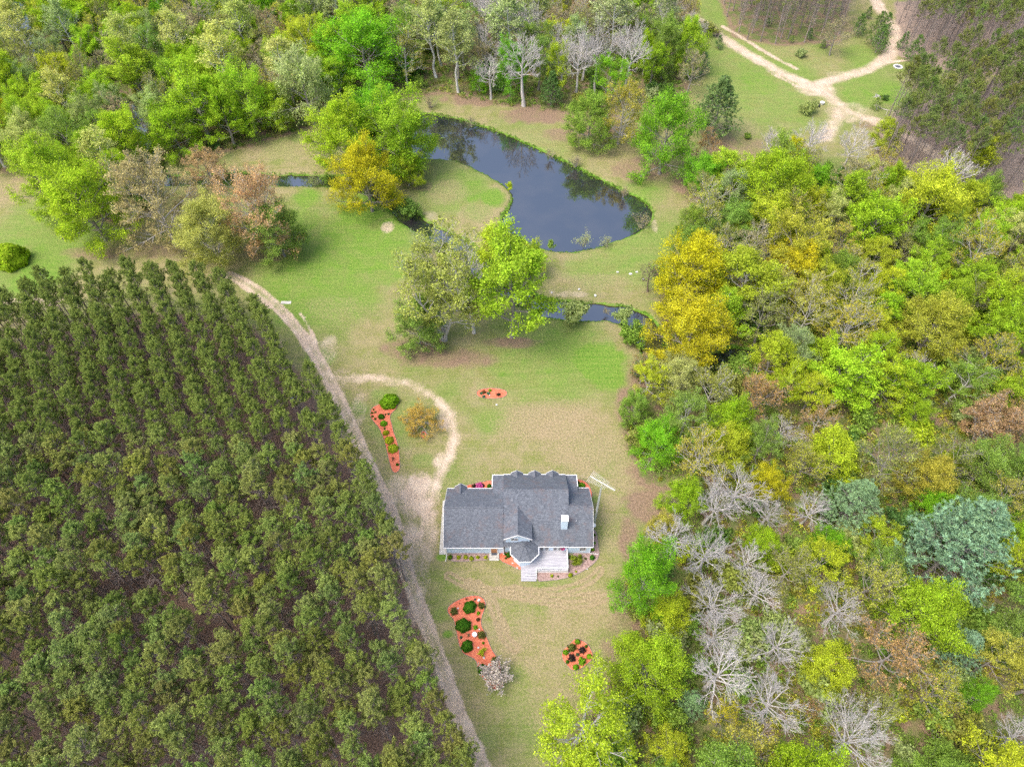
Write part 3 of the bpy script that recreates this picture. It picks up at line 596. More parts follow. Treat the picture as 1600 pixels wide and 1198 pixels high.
# ------------------------------------------------------------------ trees that can be told apart, placed by their crowns
R1, R2, R3, R4 = 'beyond the lawn', 'wood behind the pond', 'wood beside the house lawn', 'clearing'
HAND = [
 # around the pond and on the lawns
 ('full', 545, 185, 105, 'lime', 'big lime-green maple, western half of the pair overhanging the pond end', 'pond-end maples'),
 ('full', 625, 195, 110, 'lime', 'big lime-green maple, pond side of the pair overhanging the pond end', None),
 ('full', 590, 165, 90, 'bright green', 'green maple rising behind the pair of lime maples at the pond end', None),
 ('full', 577, 262, 98, 'golden', 'golden-leafed maple leaning over the creek below the lime maples', 'golden creek maple'),
 ('full', 637, 258, 50, 'yellow-green', 'small yellow-green tree between the golden maple and the pond peninsula', None),
 ('multi', 688, 470, 130, 'olive', 'wide olive many-stemmed tree in the middle of the lawn below the creek', 'olive lawn tree'),
 ('full', 650, 500, 80, 'moss green', 'low moss-green drooping tree at the lower edge of the lawn clump', None),
 ('airy', 665, 395, 62, 'sage', 'small sage airy tree on the creek bank at the top of the lawn clump', None),
 ('bare', 738, 430, 60, 'tan', 'tall pale bare-trunked tree standing in the middle of the lawn clump', None),
 ('airy', 770, 395, 60, 'tan', 'thin tan budding tree behind the lawn clump at the creek', None),
 ('feather', 800, 445, 118, 'lime', 'big bright lime tree at the house-pond side of the lawn clump', 'lime lawn tree'),
 ('feather', 775, 395, 75, 'yellow-green', 'yellow-green feathery top behind the big bright lime tree of the lawn clump', None),
 ('loose', 830, 400, 46, 'yellow-green', 'small yellow-green tree on the near pond shore', None),
 ('full', 1037, 200, 100, 'bright green', 'rounded bright green maple standing alone on the far lawn', 'lone green maple'),
 ('full', 922, 185, 70, 'moss green', 'leaning green tree on the leaf-strewn bank above the pond', None),
 ('airylow', 968, 165, 78, 'olive-gold', 'olive-gold budding tree on the bank between two green trees', None),
 ('loose', 943, 118, 58, 'bright green', 'bright green tree at the wood edge above the pond bank', None),
 ('full', 797, 112, 54, 'bright green', 'narrow bright green tree at the wood edge directly above the pond', 'narrow green tree'),
 ('full', 748, 122, 26, 'bright green', 'small bright green tree at the wood foot beside the narrow green tree', None),
 ('whitepine', 862, 138, 34, 'dark green', 'small dark evergreen at the wood foot above the pond bank', 'small dark evergreen'),
 ('loose', 868, 90, 38, 'yellow-green', 'yellow blossoming slim tree above the small dark evergreen', None),
 ('bare', 902, 72, 58, 'tan', 'tall bare grey tree above the pond bank, nearest the yellow slim tree', None),
 ('bare', 932, 52, 55, 'tan', 'tall bare grey tree, middle one of three above the pond bank', None),
 ('bare', 978, 55, 55, 'tan', 'tall bare grey tree above the olive-gold budding tree', None),
 ('full', 573, 62, 125, 'bright green', 'very big bright green tree at the wood edge above the pond-end maples', 'big green wood-edge tree'),
 ('full', 625, 72, 55, 'moss green', 'moss-green dense tree beside the very big bright green wood-edge tree', None),
 ('willow', 485, 128, 95, 'sage', 'large sage-green drooping willow at the wood edge above the lawn', 'sage willow'),
 ('airylow', 258, 300, 118, 'olive-gold', 'big rusty-olive thinly leafed maple with a domed crown beside the creek wood', 'rusty domed maple'),
 ('airylow', 322, 262, 66, (.62, .42, .22), 'rust-red thinly leafed tree just behind the big rusty-olive domed maple', None),
 ('airylow', 415, 305, 108, 'rust', 'big orange-topped thinly leafed maple near the creek bend', 'orange-topped maple'),
 ('full', 338, 355, 100, 'pale yellow', 'pale yellow-green open tree above the corner of the pine plantation', 'pale corner tree'),
 ('full', 430, 355, 80, 'moss green', 'moss-green tree under the orange-topped maple', None),
 ('full', 148, 305, 112, 'lime', 'big lime maple with a low skirt at the meadow edge', 'low-skirted lime maple'),
 ('full', 85, 262, 88, 'lime', 'lime maple at the meadow corner behind the low-skirted one', None),
 ('full', 42, 212, 72, 'pale yellow', 'yellow-topped tree with pale twigs at the meadow corner of the wood', None),
 ('full', 6, 175, 46, 'golden', 'golden-orange tree at the outer edge of the wood by the meadow', None),
 ('full', 190, 210, 78, 'lime', 'lime tree just behind the big rusty-olive domed maple', None),
 ('feather', 316, 142, 84, 'lime', 'feathery bright lime tree on pale trunks at the wood edge, fan-shaped', 'fan-shaped lime tree'),
 ('full', 392, 142, 76, 'lime', 'rounded lime tree with whitish trunks at the wood edge beside the willow', None),
 ('feather', 205, 105, 78, 'lime', 'feathery lime tree rising beside the dark swamp pool', None),
 ('full', 92, 112, 62, 'yellow-green', 'yellow-green tree between the swamp pools in the wood', None),
 ('full', 132, 165, 58, 'lime', 'lime tree in the wood above the low-skirted maple', None),
 ('airy', 34, 85, 66, 'olive', 'olive budding tree beside the outer swamp pool', None),
 ('airy', 308, 42, 64, 'tan', 'tall tan budding tree in the wood above the fan-shaped lime tree', None),
 ('loose', 250, 32, 34, 'yellow-green', 'slim yellow tree at the top of the wood', None),
 ('airy', 425, 45, 50, 'rust', 'orange-rust domed tree in the wood above the willow', None),
 ('birch', 376, 42, 48, 'pale yellow', 'pale yellow birch with a long leaning trunk in the wood', None),
 ('full', 512, 58, 38, 'bright green', 'narrow bright green tree in the wood behind the sage willow', None),
 ('loose', 468, 52, 50, 'yellow-green', 'yellow-green open tree behind the sage willow', None),
 ('airy', 655, 30, 46, 'tan', 'tan-brown budding tree beside the very big bright green tree', None),
 ('birch', 722, 52, 44, 'sage', 'pale sage birch with a white trunk above the pond', None),
 ('birch', 785, 42, 40, 'sage', 'pale sage birch rising above the narrow green tree', None),
 ('full', 1075, 62, 52, 'lime', 'lime birch-like tree with two white trunks at the clearing edge', 'clearing-edge lime tree'),
 ('full', 1035, 55, 50, 'moss green', 'moss-green tree beside the clearing-edge lime tree', None),
 ('airy', 1080, 12, 34, 'golden', 'small golden-orange tree where the sandy road leaves the picture', None),
 # the clearing
 ('whitepine', 1118, 168, 64, 'pine green', 'big dark evergreen standing at the near corner of the clearing', 'clearing evergreen'),
 ('airy', 1310, 48, 44, 'tan', 'thin tan tree standing alone in the upper clearing', 'lone tan tree'),
 ('airy', 1105, 222, 42, 'rust', 'rust-coloured young tree directly below the clearing evergreen', None),
 ('full', 1100, 268, 58, 'bright green', 'bright green tree at the tip of the wood below the clearing evergreen', None),
 # wood beside the house lawn, upper part
 ('bare', 1207, 218, 42, 'tan', 'pale twiggy tree at the clearing tip of the wood', None),
 ('full', 1237, 242, 48, 'golden', 'rust-gold tree at the clearing edge of the wood', None),
 ('full', 1212, 288, 108, 'lime', 'very large lime tree near the clearing with leaning trunks showing', 'very large lime tree'),
 ('full', 1278, 282, 54, 'bright green', 'green tree beside the very large lime tree', None),
 ('bare', 1275, 215, 60, 'tan', 'wide grey twiggy tree at the clearing edge of the wood', None),
 ('bare', 1335, 218, 58, 'tan', 'grey twiggy tree at the clearing edge beside the road', None),
 ('full', 1390, 208, 42, 'yellow-green', 'small bright yellow-green tree against the sandy road', None),
 ('feather', 1530, 245, 75, 'yellow-green', 'pale lime tree in front of the tall pine stand', None),
 ('full', 1455, 312, 110, 'yellow-green', 'wide yellow-green tree in the upper part of the lawn-side wood', 'wide yellow-green tree'),
 ('loose', 1542, 362, 80, 'lime', 'lime open tree near the edge of the picture above the wide wood', None),
 ('feather', 1370, 345, 88, 'lime', 'feathery lime tree beside the wide yellow-green tree', None),
 ('loose', 1145, 290, 58, 'sage', 'sage-grey open tree at the lawn side of the wood', None),
 ('airy', 1140, 372, 52, 'olive', 'grey-olive bushy tree between the golden maples and the very large lime tree', None),
 ('loose', 1236, 372, 96, 'olive-gold', 'olive-gold open tree under the very large lime tree', None),
 ('full', 1083, 420, 108, 'golden', 'big golden-yellow maple at the lawn edge by the creek, upper one of the pair', 'upper golden maple'),
 ('full', 1080, 512, 112, 'golden', 'big golden-yellow maple at the lawn edge by the creek, lower one of the pair', 'lower golden maple'),
 ('feather', 1168, 430, 106, 'yellow-green', 'big yellow-green tree beside the upper golden maple with pale trunks showing', None),
 ('full', 1243, 410, 78, 'golden', 'golden tree behind the big yellow-green tree', None),
 ('full', 1060, 585, 72, 'pale yellow', 'pale yellow-green tree below the golden maples', None),
 ('full', 992, 635, 52, 'moss green', 'dark moss-green dense tree jutting onto the brown lawn', 'dark moss-green tree'),
 ('full', 1031, 688, 68, 'bright green', 'bright green round maple at the lawn corner of the wood', 'lawn-corner maple'),
 ('airy', 1115, 605, 78, 'olive', 'olive tree with forked pale branches below the golden maples', None),
 ('airy', 1190, 612, 80, 'rust', 'rust-orange tree in the middle of the lawn-side wood', 'rust-orange tree'),
 ('airy', 1283, 652, 54, 'rust', 'smaller rust-red tree beside the bare grey tree', None),
 ('bare', 1224, 668, 52, 'tan', 'leaning bare grey tree between the two rust-orange trees', None),
 ('airy', 1006, 572, 44, 'rust', 'small pinkish budding tree on the lawn beside the green creek bush', None),
 ('loose', 1240, 535, 74, 'sage', 'green tree with crooked whitish dead limbs', None),
 ('airy', 1335, 455, 92, 'olive-gold', 'olive-gold tree on several leaning pale stems', None),
 ('feather', 1425, 432, 60, 'lime', 'lime tree right of the leaning pale stems', None),
 ('full', 1462, 442, 44, 'yellow-green', 'small yellow tree on a tall bare stem', None),
 ('full', 1460, 510, 98, 'olive-gold', 'round straw-gold tree in the middle of the wide wood', 'straw-gold tree'),
 ('feather', 1568, 480, 82, 'lime', 'lime tree near the picture edge beside the straw-gold tree', None),
 ('airy', 1560, 555, 86, 'olive-gold', 'fan-shaped olive-gold tree below the lime one at the picture edge', None),
 ('loose', 1370, 548, 72, 'lime', 'lime open tree beside the round straw-gold tree', None),
 ('bare', 1432, 566, 44, 'tan', 'small dead whitish tree below the straw-gold tree', None),
 ('full', 1434, 645, 44, 'lime', 'small bright lime tree standing out of the dark brush', 'small bright lime tree'),
 ('multi', 1555, 655, 96, 'rust', 'salmon-rust tree with many thick grey stems', 'salmon-rust tree'),
 # lower wood
 ('full', 1135, 700, 76, 'yellow-green', 'yellow-green tree above the first pair of bare trees', None),
 ('full', 1070, 775, 66, 'lime', 'lime tree at the lawn edge beside the first bare trees', None),
 ('full', 1035, 825, 46, 'olive-gold', 'low olive-gold tree at the lawn edge above the bright green maple', None),
 ('bare', 1115, 782, 70, 'tan', 'pale bare tree, lawn side of the upper pair', 'upper bare pair'),
 ('bare', 1155, 755, 80, 'tan', 'pale bare tree, wood side of the upper pair', None),
 ('bare', 1052, 838, 76, 'tan', 'pale bare tree with a straight trunk behind the bright green lawn-edge maple', None),
 ('bare', 1110, 864, 78, 'tan', 'pale bare tree between the upper pair and the lower bare trees', None),
 ('bare', 1172, 870, 56, 'tan', 'pale bare tree beside the small yellow-lime tree', None),
 ('bare', 1200, 800, 50, 'tan', 'small pale bare tree above the yellow-lime tree', None),
 ('bare', 1270, 790, 60, 'tan', 'bare white-limbed tree beside the dark soft pine', None),
 ('bare', 1122, 935, 78, 'tan', 'pale bare tree below the straight-trunked pair at the heart of the wood', None),
 ('bare', 1188, 922, 62, 'tan', 'pinkish-grey bare tree in the dense cluster of bare trees', None),
 ('bare', 1118, 990, 80, 'tan', 'bare tree in the cluster, just above the widest bare tree', None),
 ('bare', 1124, 1045, 102, 'tan', 'widest bare tree of the cluster, beside the yellow-green bank of trees', 'widest bare tree'),
 ('bare', 1218, 1000, 82, 'tan', 'bare tree at the far side of the cluster above the lime oak', None),
 ('bare', 1216, 1092, 90, 'tan', 'bare tree below the cluster beside the red bush', None),
 ('bare', 1312, 948, 72, 'tan', 'bare grey tree standing alone among olive trees', None),
 ('barebig', 1345, 1148, 150, 'tan', 'huge spreading bare tree by the bottom edge', 'huge spreading bare tree'),
 ('bare', 1592, 1140, 66, 'tan', 'bare tree cut by the bottom corner of the picture', None),
 ('full', 1192, 850, 54, 'lime', 'small yellow-lime tree among the bare trees', None),
 ('full', 1200, 750, 58, 'golden', 'gold-leafed tree beside the upper pair of bare trees', None),
 ('full', 1000, 895, 82, 'bright green', 'rounded bright green maple at the lawn edge beside the house', 'house-side maple'),
 ('full', 1044, 957, 66, 'yellow-green', 'yellow-green tree just below the house-side maple', None),
 ('full', 1012, 1040, 112, 'lime', 'large green tree at the lawn edge near the round flower bed', 'large lawn-edge tree'),
 ('loose', 912, 1125, 168, 'yellow-green', 'very large yellow oak-like tree at the bottom edge with grey limbs showing', 'very large yellow tree'),
 ('whitepine', 1083, 1100, 44, 'blue-green', 'small blue-green pine behind the large lawn-edge tree', None),
 ('loose', 1048, 1170, 70, 'yellow-green', 'yellow-green tree at the bottom edge beside the very large yellow one', None),
 ('airy', 1132, 1118, 54, 'golden', 'thin golden tree beside the small blue-green pine', None),
 ('feather', 1302, 705, 76, 'yellow-green', 'yellow-olive feathery tree below the smaller rust-red tree', None),
 ('full', 1446, 745, 80, 'olive-gold', 'gold tree above the bright green tree in the lower wood', None),
 ('whitepine', 1335, 785, 78, 'blue-green', 'dark soft-needled pine, smaller of the two blue-green ones in the lower wood', 'smaller soft pine'),
 ('whitepine', 1495, 852, 142, 'blue-green', 'large blue-green soft-needled pine, biggest evergreen of the lower wood', 'large blue-green pine'),
 ('full', 1458, 787, 56, 'bright green', 'bright green tree touching the large blue-green pine', None),
 ('full', 1297, 850, 54, 'bright green', 'bright green tree below the smaller soft pine', None),
 ('loose', 1366, 830, 62, 'yellow-green', 'yellow open tree between the two blue-green pines', None),
 ('loose', 1388, 882, 72, 'moss green', 'moss-green open tree with pale forked limbs', None),
 ('full', 1455, 955, 116, 'lime', 'large lime tree below the large blue-green pine', 'large lower lime tree'),
 ('full', 1590, 835, 58, 'lime', 'lime tree at the picture edge beside the large blue-green pine', None),
 ('full', 1293, 1045, 78, 'yellow-green', 'yellow-lime oak between the bare trees and the rusty one', 'yellow-lime oak'),
 ('airy', 1395, 1020, 108, 'rust', 'rusty-brown half-bare tree beside the yellow-lime oak', 'rusty half-bare tree'),
 ('airy', 1465, 1082, 92, 'olive-gold', 'straw-coloured budding tree below the large lower lime tree', None),
 ('airy', 1375, 1098, 80, 'olive', 'olive budding tree above the huge spreading bare tree', None),
 ('whitepine', 1503, 1010, 62, 'blue-green', 'blue-green pine tucked under the large lower lime tree', None),
 ('loose', 1568, 1020, 98, 'olive-gold', 'tall golden-olive tree at the picture edge of the lower wood', None),
 ('full', 1530, 1085, 42, 'bright green', 'small bright green tree near the bottom corner', None),
 ('airy', 1272, 1108, 34, 'rust', 'small red-budded tree between the bare trees', None),
]
BASETOP = {(1037, 200): (272, 132), (545, 185): (268, 145), (625, 195): (272, 140), (590, 165): (240, 130), (577, 262): (330, 215), (797, 112): (150, 52), (573, 62): (137, 8), (1118, 168): (215, 118), (800, 445): (525, 360),
           (688, 470): (530, 378), (148, 305): (375, 245), (922, 190): (235, 140), (968, 165): (225, 118), (316, 142): (215, 97), (392, 142): (208, 95), (485, 128): (195, 72), (1000, 895): (950, 845), (902, 72): (155, 28), (932, 52): (152, 20),
           (978, 55): (150, 20), (943, 118): (165, 82), (258, 300): (375, 232), (415, 305): (392, 255), (338, 355): (415, 305), (868, 90): (160, 58), (738, 430): (520, 385), (85, 262): (335, 205), (637, 258): (290, 232), (1075, 62): (120, 22), (1035, 55): (125, 15)}
def base_top(u, vb, vt):
    x, y = at(u, vb); lo, hi = 1.0, 40.0
    for _ in range(30):
        m = (lo + hi) / 2; lo, hi = (m, hi) if proj(x, y, m)[1] > vt else (lo, m)
    return x, y, lo
for k, u, v, w, c, lab, nick in HAND:
    if (u, v) in BASETOP:
        x, y, hh = base_top(u, *BASETOP[(u, v)]); xo = x
        bark = 'pale' if 'bare' in k or 'pale' in lab or 'grey' in lab else ('white' if k == 'birch' else 'grey')
        if k == 'airylow': bark = 'pale'
        if (u, v) == (258, 300): c = (.58, .47, .19)
        if (u, v) == (415, 305): c = (.68, .48, .22)
        if (u, v) == (688, 470): c = (.50, .53, .12); bark = 'pale'
        lean = at(u, v, hh * CROWN_Z[k]); x = lean[0] * .5 + xo * .5
        plant(k, x, y, w * depth(x, y, hh * .55) / F, hh, c, bark, lab, nick, region='hand'); continue
    bark = 'pale' if 'bare' in k or 'pale' in lab or 'grey' in lab else ('white' if k == 'birch' else 'grey')
    T(k, u, v, w, c, lab, nick, bark=bark, region='hand')
# bushes and small evergreens standing in the open
for k, u, v, w, c, lab in [
    ('shrub', 641, 325, 32, 'moss green', 'green bush on the creek bank beside the golden maple'),
    ('twiggy', 913, 374, 30, 'sage', 'pale grey-green bush standing in the pond at its near shore'),
    ('twiggy', 948, 378, 22, 'sage', 'smaller pale bush at the near pond shore beside the first'),
    ('twiggy', 1003, 345, 30, 'tan', 'tangled tan bush at the rounded end of the pond'),
    ('twiggy', 735, 190, 18, 'tan', 'grey bare bush on the far pond bank'),
    ('twiggy', 672, 160, 22, 'tan', 'thin grey sapling clump above the pond head'),
    ('twiggy', 860, 240, 18, 'tan', 'grey sapling on the far pond shore'), ('twiggy', 900, 252, 22, 'tan', 'tan sapling clump on the far pond shore below the green trees'),
    ('twiggy', 975, 300, 20, 'tan', 'sapling on the far pond shore near the rounded end'),
    ('shrub', 797, 290, 14, 'yellow-green', 'small yellow-green bush at the tip of the peninsula'), ('shrub', 860, 382, 16, 'moss green', 'small green bush at the near pond corner'),
    ('shrub', 900, 486, 44, 'sage', 'grey-green bush growing over the creek below the pond'), ('twiggy', 948, 486, 14, 'tan', 'little dark bush standing in the creek'),
    ('shrub', 972, 492, 26, 'sage', 'sage bush on the creek at its bend'), ('shrub', 989, 522, 44, 'moss green', 'rounded green bush on the lawn beside the creek bend'),
    ('twiggy', 490, 283, 22, 'sage', 'pale bush in the creek below the orange-topped maple'), ('shrub', 510, 278, 18, 'moss green', 'small green bush in the creek near the golden maple'),
    ('shrub', 690, 385, 24, 'olive', 'olive bush on the creek above the lawn clump'),
    ('shrub', 1262, 168, 24, 'sage', 'silvery green bush beside the tyre in the clearing'), ('young', 1124, 66, 14, 'dark green', 'smallest dark conifer beside the sandy road'),
    ('shrub', 1108, 45, 26, 'olive', 'grey-green juniper-like bush beside the sandy road'), ('twiggy', 1122, 50, 16, 'olive', 'dull twiggy bush between the juniper-like bush and the road'),
    ('young', 1098, 100, 24, 'blue-green', 'young conifer at the wood edge of the clearing'), ('young', 1088, 112, 18, 'blue-green', 'blue-green young conifer at the wood edge, lower one of two'),
    ('young', 1345, 40, 22, 'dark green', 'young pine closest to the lone tan tree'), ('young', 1372, 46, 32, 'pine green', 'bushy young pine beside the upper road, behind the lowest'), ('young', 1376, 62, 28, 'dark green', 'bushy young pine at the road bend, lowest of the trio'),
    ('young', 1386, 38, 22, 'dark green', 'young pine touching the upper road edge'), ('young', 1413, 64, 18, 'dark green', 'small young pine alone on the outer side of the road bend'), ('young', 1432, 76, 26, 'dark green', 'young pine on the outer side of the bend, beside the tall stand'),
    ('young', 1358, 20, 12, 'dark green', 'tiny young pine beside the far end of the upper road'), ('young', 1266, 54, 12, 'dark green', 'tiny dark pine seedling in the upper clearing'), ('young', 1200, 35, 9, 'dark green', 'tiny pine seedling under the far pine edge'),
    ('young', 1238, 62, 8, 'moss green', 'lightest tiny seedling in the upper clearing'), ('young', 1287, 68, 10, 'moss green', 'tiny pine seedling beside the dead brush'), ('young', 1372, 160, 16, 'moss green', 'small green pine leaning beside the tall stand'),
    ('shrub', 1383, 152, 10, 'dark green', 'small dark bush beside the leaning pine'), ('shrub', 1252, 82, 16, 'sage', 'grey low bush in the upper clearing'), ('shrub', 1169, 212, 12, 'moss green', 'small round green bush on the bare ground below the clearing'),
    ('dome', 15, 398, 46, 'lime', 'large round clipped lime-green shrub on the meadow'), ('shrub', 170, 495, 20, 'lime', 'bright green bush under the outer pines by the track')]:
    T(k, u, v, w, c, lab, region='hand')
T('bare', 1018, 425, 34, 'tan', 'small dark-trunked bare tree on the lawn before the golden maples', h=8.5, bark='brown', region='hand')
T('airylow', 657, 655, 56, (.66, .45, .09), 'small round bronze-gold tree inside the driveway loop', 'bronze-gold tree', h=4.6, bark='grey', region='hand', name='ornamental_tree')

# ------------------------------------------------------------------ woods filled in between
def dense(poly_px, n_try, sep, kinds, region, rngd, colors_at, cap=999, size=(6.5, 10.5), hmax=20):
    xs_ = [p[0] for p in poly_px]; ys_ = [p[1] for p in poly_px]; cnt = 0
    for _ in range(n_try):
        if cnt >= cap: break
        x = rngd.uniform(min(xs_), max(xs_)); y = rngd.uniform(min(ys_), max(ys_))
        if not bool(inside(np.array(x), np.array(y), poly_px)): continue
        u, v = proj(x, y, 9)
        if u < -45 or u > 1645 or v < -45 or v > 1235: continue
        w = rngd.uniform(*size)
        ok = True
        for t in TREES:
            rr = (t['w'] + w) * .5 * sep * (1.45 if (t['kind'] == 'bare' or (t['nick'] and t['y'] < 110)) and t['region'] == 'hand' and sep > .5 else 1)
            if abs(t['x'] - x) < rr and (t['x'] - x) ** 2 + (t['y'] - y) ** 2 < rr * rr: ok = False; break
        if not ok: continue
        if float(seg_dist(np.array([x]), np.array([y]), CREEK)[0]) < 3.2: continue
        if sep > .5 and math.hypot((u - 1405) / 135, (v - 650) / 62) < 1: continue
        if sep > .5 and math.hypot((u - 1300) / 260, (v - 1090) / 150) < 1 and rngd.random() < .75: continue
        k, c = colors_at(u, v, rngd)
        h = min(hmax, max(7.5 if k == 'shrub' and False else (2.5 if k == 'shrub' else hmax * .6), w * RATIO[k] * rngd.uniform(.85, 1.15)))
        plant(k, x, y, w, h, c, 'pale' if k == 'bare' else ('white' if k == 'birch' else rngd.choice(['grey', 'grey', 'pale'])), region=region); cnt += 1
def pick(rngd, table):
    s = rngd.random() * sum(t[2] for t in table)
    for k, c, p in table:
        s -= p
        if s <= 0: return k, c
    return table[-1][:2]
def col_north(u, v, g):
    if u > 640: return pick(g, [('bare', 'tan', 5), ('birch', 'sage', 4), ('airy', 'tan', 3), ('airy', 'olive', 3), ('loose', 'moss green', 3), ('feather', 'lime', 1.5 if u < 950 else 4), ('loose', 'yellow-green', 1.5), ('airy', 'rust', .6)])
    if v < 60: return pick(g, [('loose', 'moss green', 3), ('feather', 'lime', 5), ('airy', 'olive', 2), ('airy', 'olive-gold', 1.5), ('birch', 'sage', 2), ('loose', 'yellow-green', 2), ('airy', 'tan', 1.5), ('loose', 'sage', 2), ('full', 'bright green', 1)])
    return pick(g, [('full', 'lime', 4), ('feather', 'lime', 5), ('loose', 'moss green', 3), ('airy', 'olive', 2), ('loose', 'sage', 1.5), ('airy', 'olive-gold', 1.5), ('birch', 'pale yellow', 1), ('airy', 'tan', 1.5), ('loose', 'yellow-green', 1.5)])
def col_right(u, v, g):
    if v < 380: return pick(g, [('full', 'yellow-green', 3), ('feather', 'lime', 4), ('airy', 'olive', 2), ('loose', 'moss green', 2), ('airy', 'tan', 1.5), ('loose', 'pale yellow', 2), ('bare', 'tan', .4), ('full', 'moss green', 1.5), ('airy', 'olive-gold', 1.5)])
    if v < 620: return pick(g, [('feather', 'yellow-green', 2), ('feather', 'lime', 3), ('airy', 'olive', 3), ('airy', 'olive-gold', 3), ('loose', 'moss green', 3), ('full', 'moss green', 2), ('loose', 'yellow-green', 2), ('feather', 'lime', 2)])
    return pick(g, [('airy', 'olive', 3), ('loose', 'moss green', 3), ('airy', 'olive-gold', 2), ('bare', 'tan', .7), ('full', 'moss green', 1.5), ('loose', 'yellow-green', 2), ('full', 'lime', 1.5), ('airy', 'tan', 1.2), ('full', 'bright green', .6), ('airy', 'rust', .4)])
g = random.Random(11)
dense(WOOD_R, 9000, .54, None, 'lawn-side wood', g, col_right, 210, (7.5, 11.5))
dense(WOOD_N, 9000, .54, None, 'far wood', g, col_north, 260, (8, 12.5), 24)
dense(WOOD_R, 6000, .40, None, 'lawn-side wood', g, lambda u, v, g: ('shrub', g.choice(['moss green', 'olive', 'dark green', 'moss green', 'yellow-green', 'sage'])), 150, (3.5, 6.5), 5)
dense(WOOD_N, 5000, .40, None, 'far wood', g, lambda u, v, g: ('shrub', g.choice(['moss green', 'olive', 'sage', 'moss green', 'dark green'])), 120, (3.5, 6.5), 6)
for t in TREES:
    if t['kind'] == 'shrub' and t['region'] in ('lawn-side wood', 'far wood'): t['o']['category'] = 'bush'

# ------------------------------------------------------------------ pine plantation in rows, tall pines in the stands beyond the clearing
def rows(poly, ang, dr, ds, seed, jit=.5):
    r = random.Random(seed); ca, sa = math.cos(ang), math.sin(ang)
    P = [(p[0] * ca + p[1] * sa, -p[0] * sa + p[1] * ca) for p in poly]
    u0, u1 = min(p[0] for p in P), max(p[0] for p in P); v0, v1 = min(p[1] for p in P), max(p[1] for p in P)
    out = []; row = 0; v = v1 - .6
    while v > v0:
        u = u0 + r.random() * ds; k = 0
        while u < u1:
            uu = u + r.gauss(0, jit * .8); vv = v + r.gauss(0, jit * .35)
            x, y = uu * ca - vv * sa, uu * sa + vv * ca
            if bool(inside(np.array(x), np.array(y), poly)) and r.random() > .045: out.append((row, x, y))
            u += ds
        v -= dr; row += 1
    return out
def px_size(x, y, z): return F / depth(x, y, z)
gp = rows(PLANT, math.radians(-61), 3.75, 2.6, 3)
vis = []
for row, x, y in gp:
    u, v = proj(x, y, 13)
    if -260 < u < 1640 and v < 1330: vis.append((px_size(x, y, 13) - (100 if u < -25 or v > 1225 else 0), row, x, y))
vis.sort(reverse=True)
NIND = 300
ORD = ['first', 'second', 'third', 'fourth', 'fifth', 'sixth', 'seventh', 'eighth', 'ninth', 'tenth', 'eleventh', 'twelfth', 'thirteenth', 'fourteenth', 'fifteenth', 'sixteenth', 'seventeenth', 'eighteenth', 'nineteenth', 'twentieth',
       'twenty-first', 'twenty-second', 'twenty-third', 'twenty-fourth', 'twenty-fifth', 'twenty-sixth', 'twenty-seventh', 'twenty-eighth', 'twenty-ninth', 'thirtieth', 'thirty-first', 'thirty-second', 'thirty-third', 'thirty-fourth', 'thirty-fifth', 'thirty-sixth', 'thirty-seventh', 'thirty-eighth', 'thirty-ninth', 'fortieth']
ordn = lambda i: ORD[i] if i < len(ORD) else 'far'
indiv = vis[:NIND]; rowl = {}
for s_, row, x, y in indiv: rowl.setdefault(row, []).append((proj(x, y, 13)[1], x, y))
used_rows = sorted(rowl)
for ri, row in enumerate(used_rows):
    for k, (v_, x, y) in enumerate(sorted(rowl[row], reverse=True)):
        tint = g.random(); kk = g.uniform(.82, 1.25); c = ((.205 + .075 * tint) * kk, (.28 + .045 * g.random()) * kk, .08 * kk)
        lab = f"plantation pine, {ordn(k)} from the photo's bottom in the {ordn(ri)} row from the track"
        plant('pine', x, y, g.uniform(3.9, 5.3), g.uniform(12.8, 17.0), c, 'pine', lab, group='pines planted in rows beside the dirt track')
def join_instances(name, items, kinds, matidx, mat):
    """items (x, y, w, h, rz) of prototype meshes written into one mesh"""
    VV = []; FF = []; TT = []; n = 0
    for (x, y, w, h, rz, v, kind, z0) in items:
        P = PROTO[kind]; P = P[v % len(P)]; me = P[matidx]
        if me is None: continue
        if not hasattr(join_instances, 'c'): join_instances.c = {}
        key = me.name
        if key not in join_instances.c:
            co = np.empty(len(me.vertices) * 3, np.float32); me.vertices.foreach_get('co', co)
            fi = np.empty(len(me.polygons) * 4, np.int32); me.loops.foreach_get('vertex_index', fi)
            to = np.empty(len(me.vertices), np.float32); me.attributes['tone'].data.foreach_get('value', to)
            join_instances.c[key] = (co.reshape(-1, 3), fi.reshape(-1, 4), to)
        co, fi, to = join_instances.c[key]; s = w / 2 / P[3]; c_, s_ = math.cos(rz), math.sin(rz)
        vv = co * np.array([s, s, h / P[2]]); vv = np.stack([vv[:, 0] * c_ - vv[:, 1] * s_ + x, vv[:, 0] * s_ + vv[:, 1] * c_ + y, vv[:, 2] + z0], -1)
        VV.append(vv); FF.append(fi + n); TT.append(to); n += len(vv)
    me = mesh_from(name, np.concatenate(VV), np.concatenate(FF), [mat]); t = me.attributes.new('tone', 'FLOAT', 'POINT'); t.data.foreach_set('value', np.concatenate(TT))
    return me
rest = [(x, y, g.uniform(4.0, 5.2), g.uniform(15, 17.6), g.random() * 6.28, g.randrange(6), 'pine', 0) for s_, row, x, y in vis[NIND:]]
if rest:
    me = join_instances('far_pine_rows', rest, 'pine', 1, M_NEEDLE); o = link('far_pine_forest', me); o.color = (.235, .31, .07, 1)
    tag(o, 'mass of pine crowns filling the far end of the plantation', 'pine forest', kind='stuff')
    me = join_instances('far_pine_stems', rest, 'pine', 0, M_BARK); b = link('trunk', me, o); b.color = (*C_BARK['pine'], 1); b['kind'] = 'stuff'
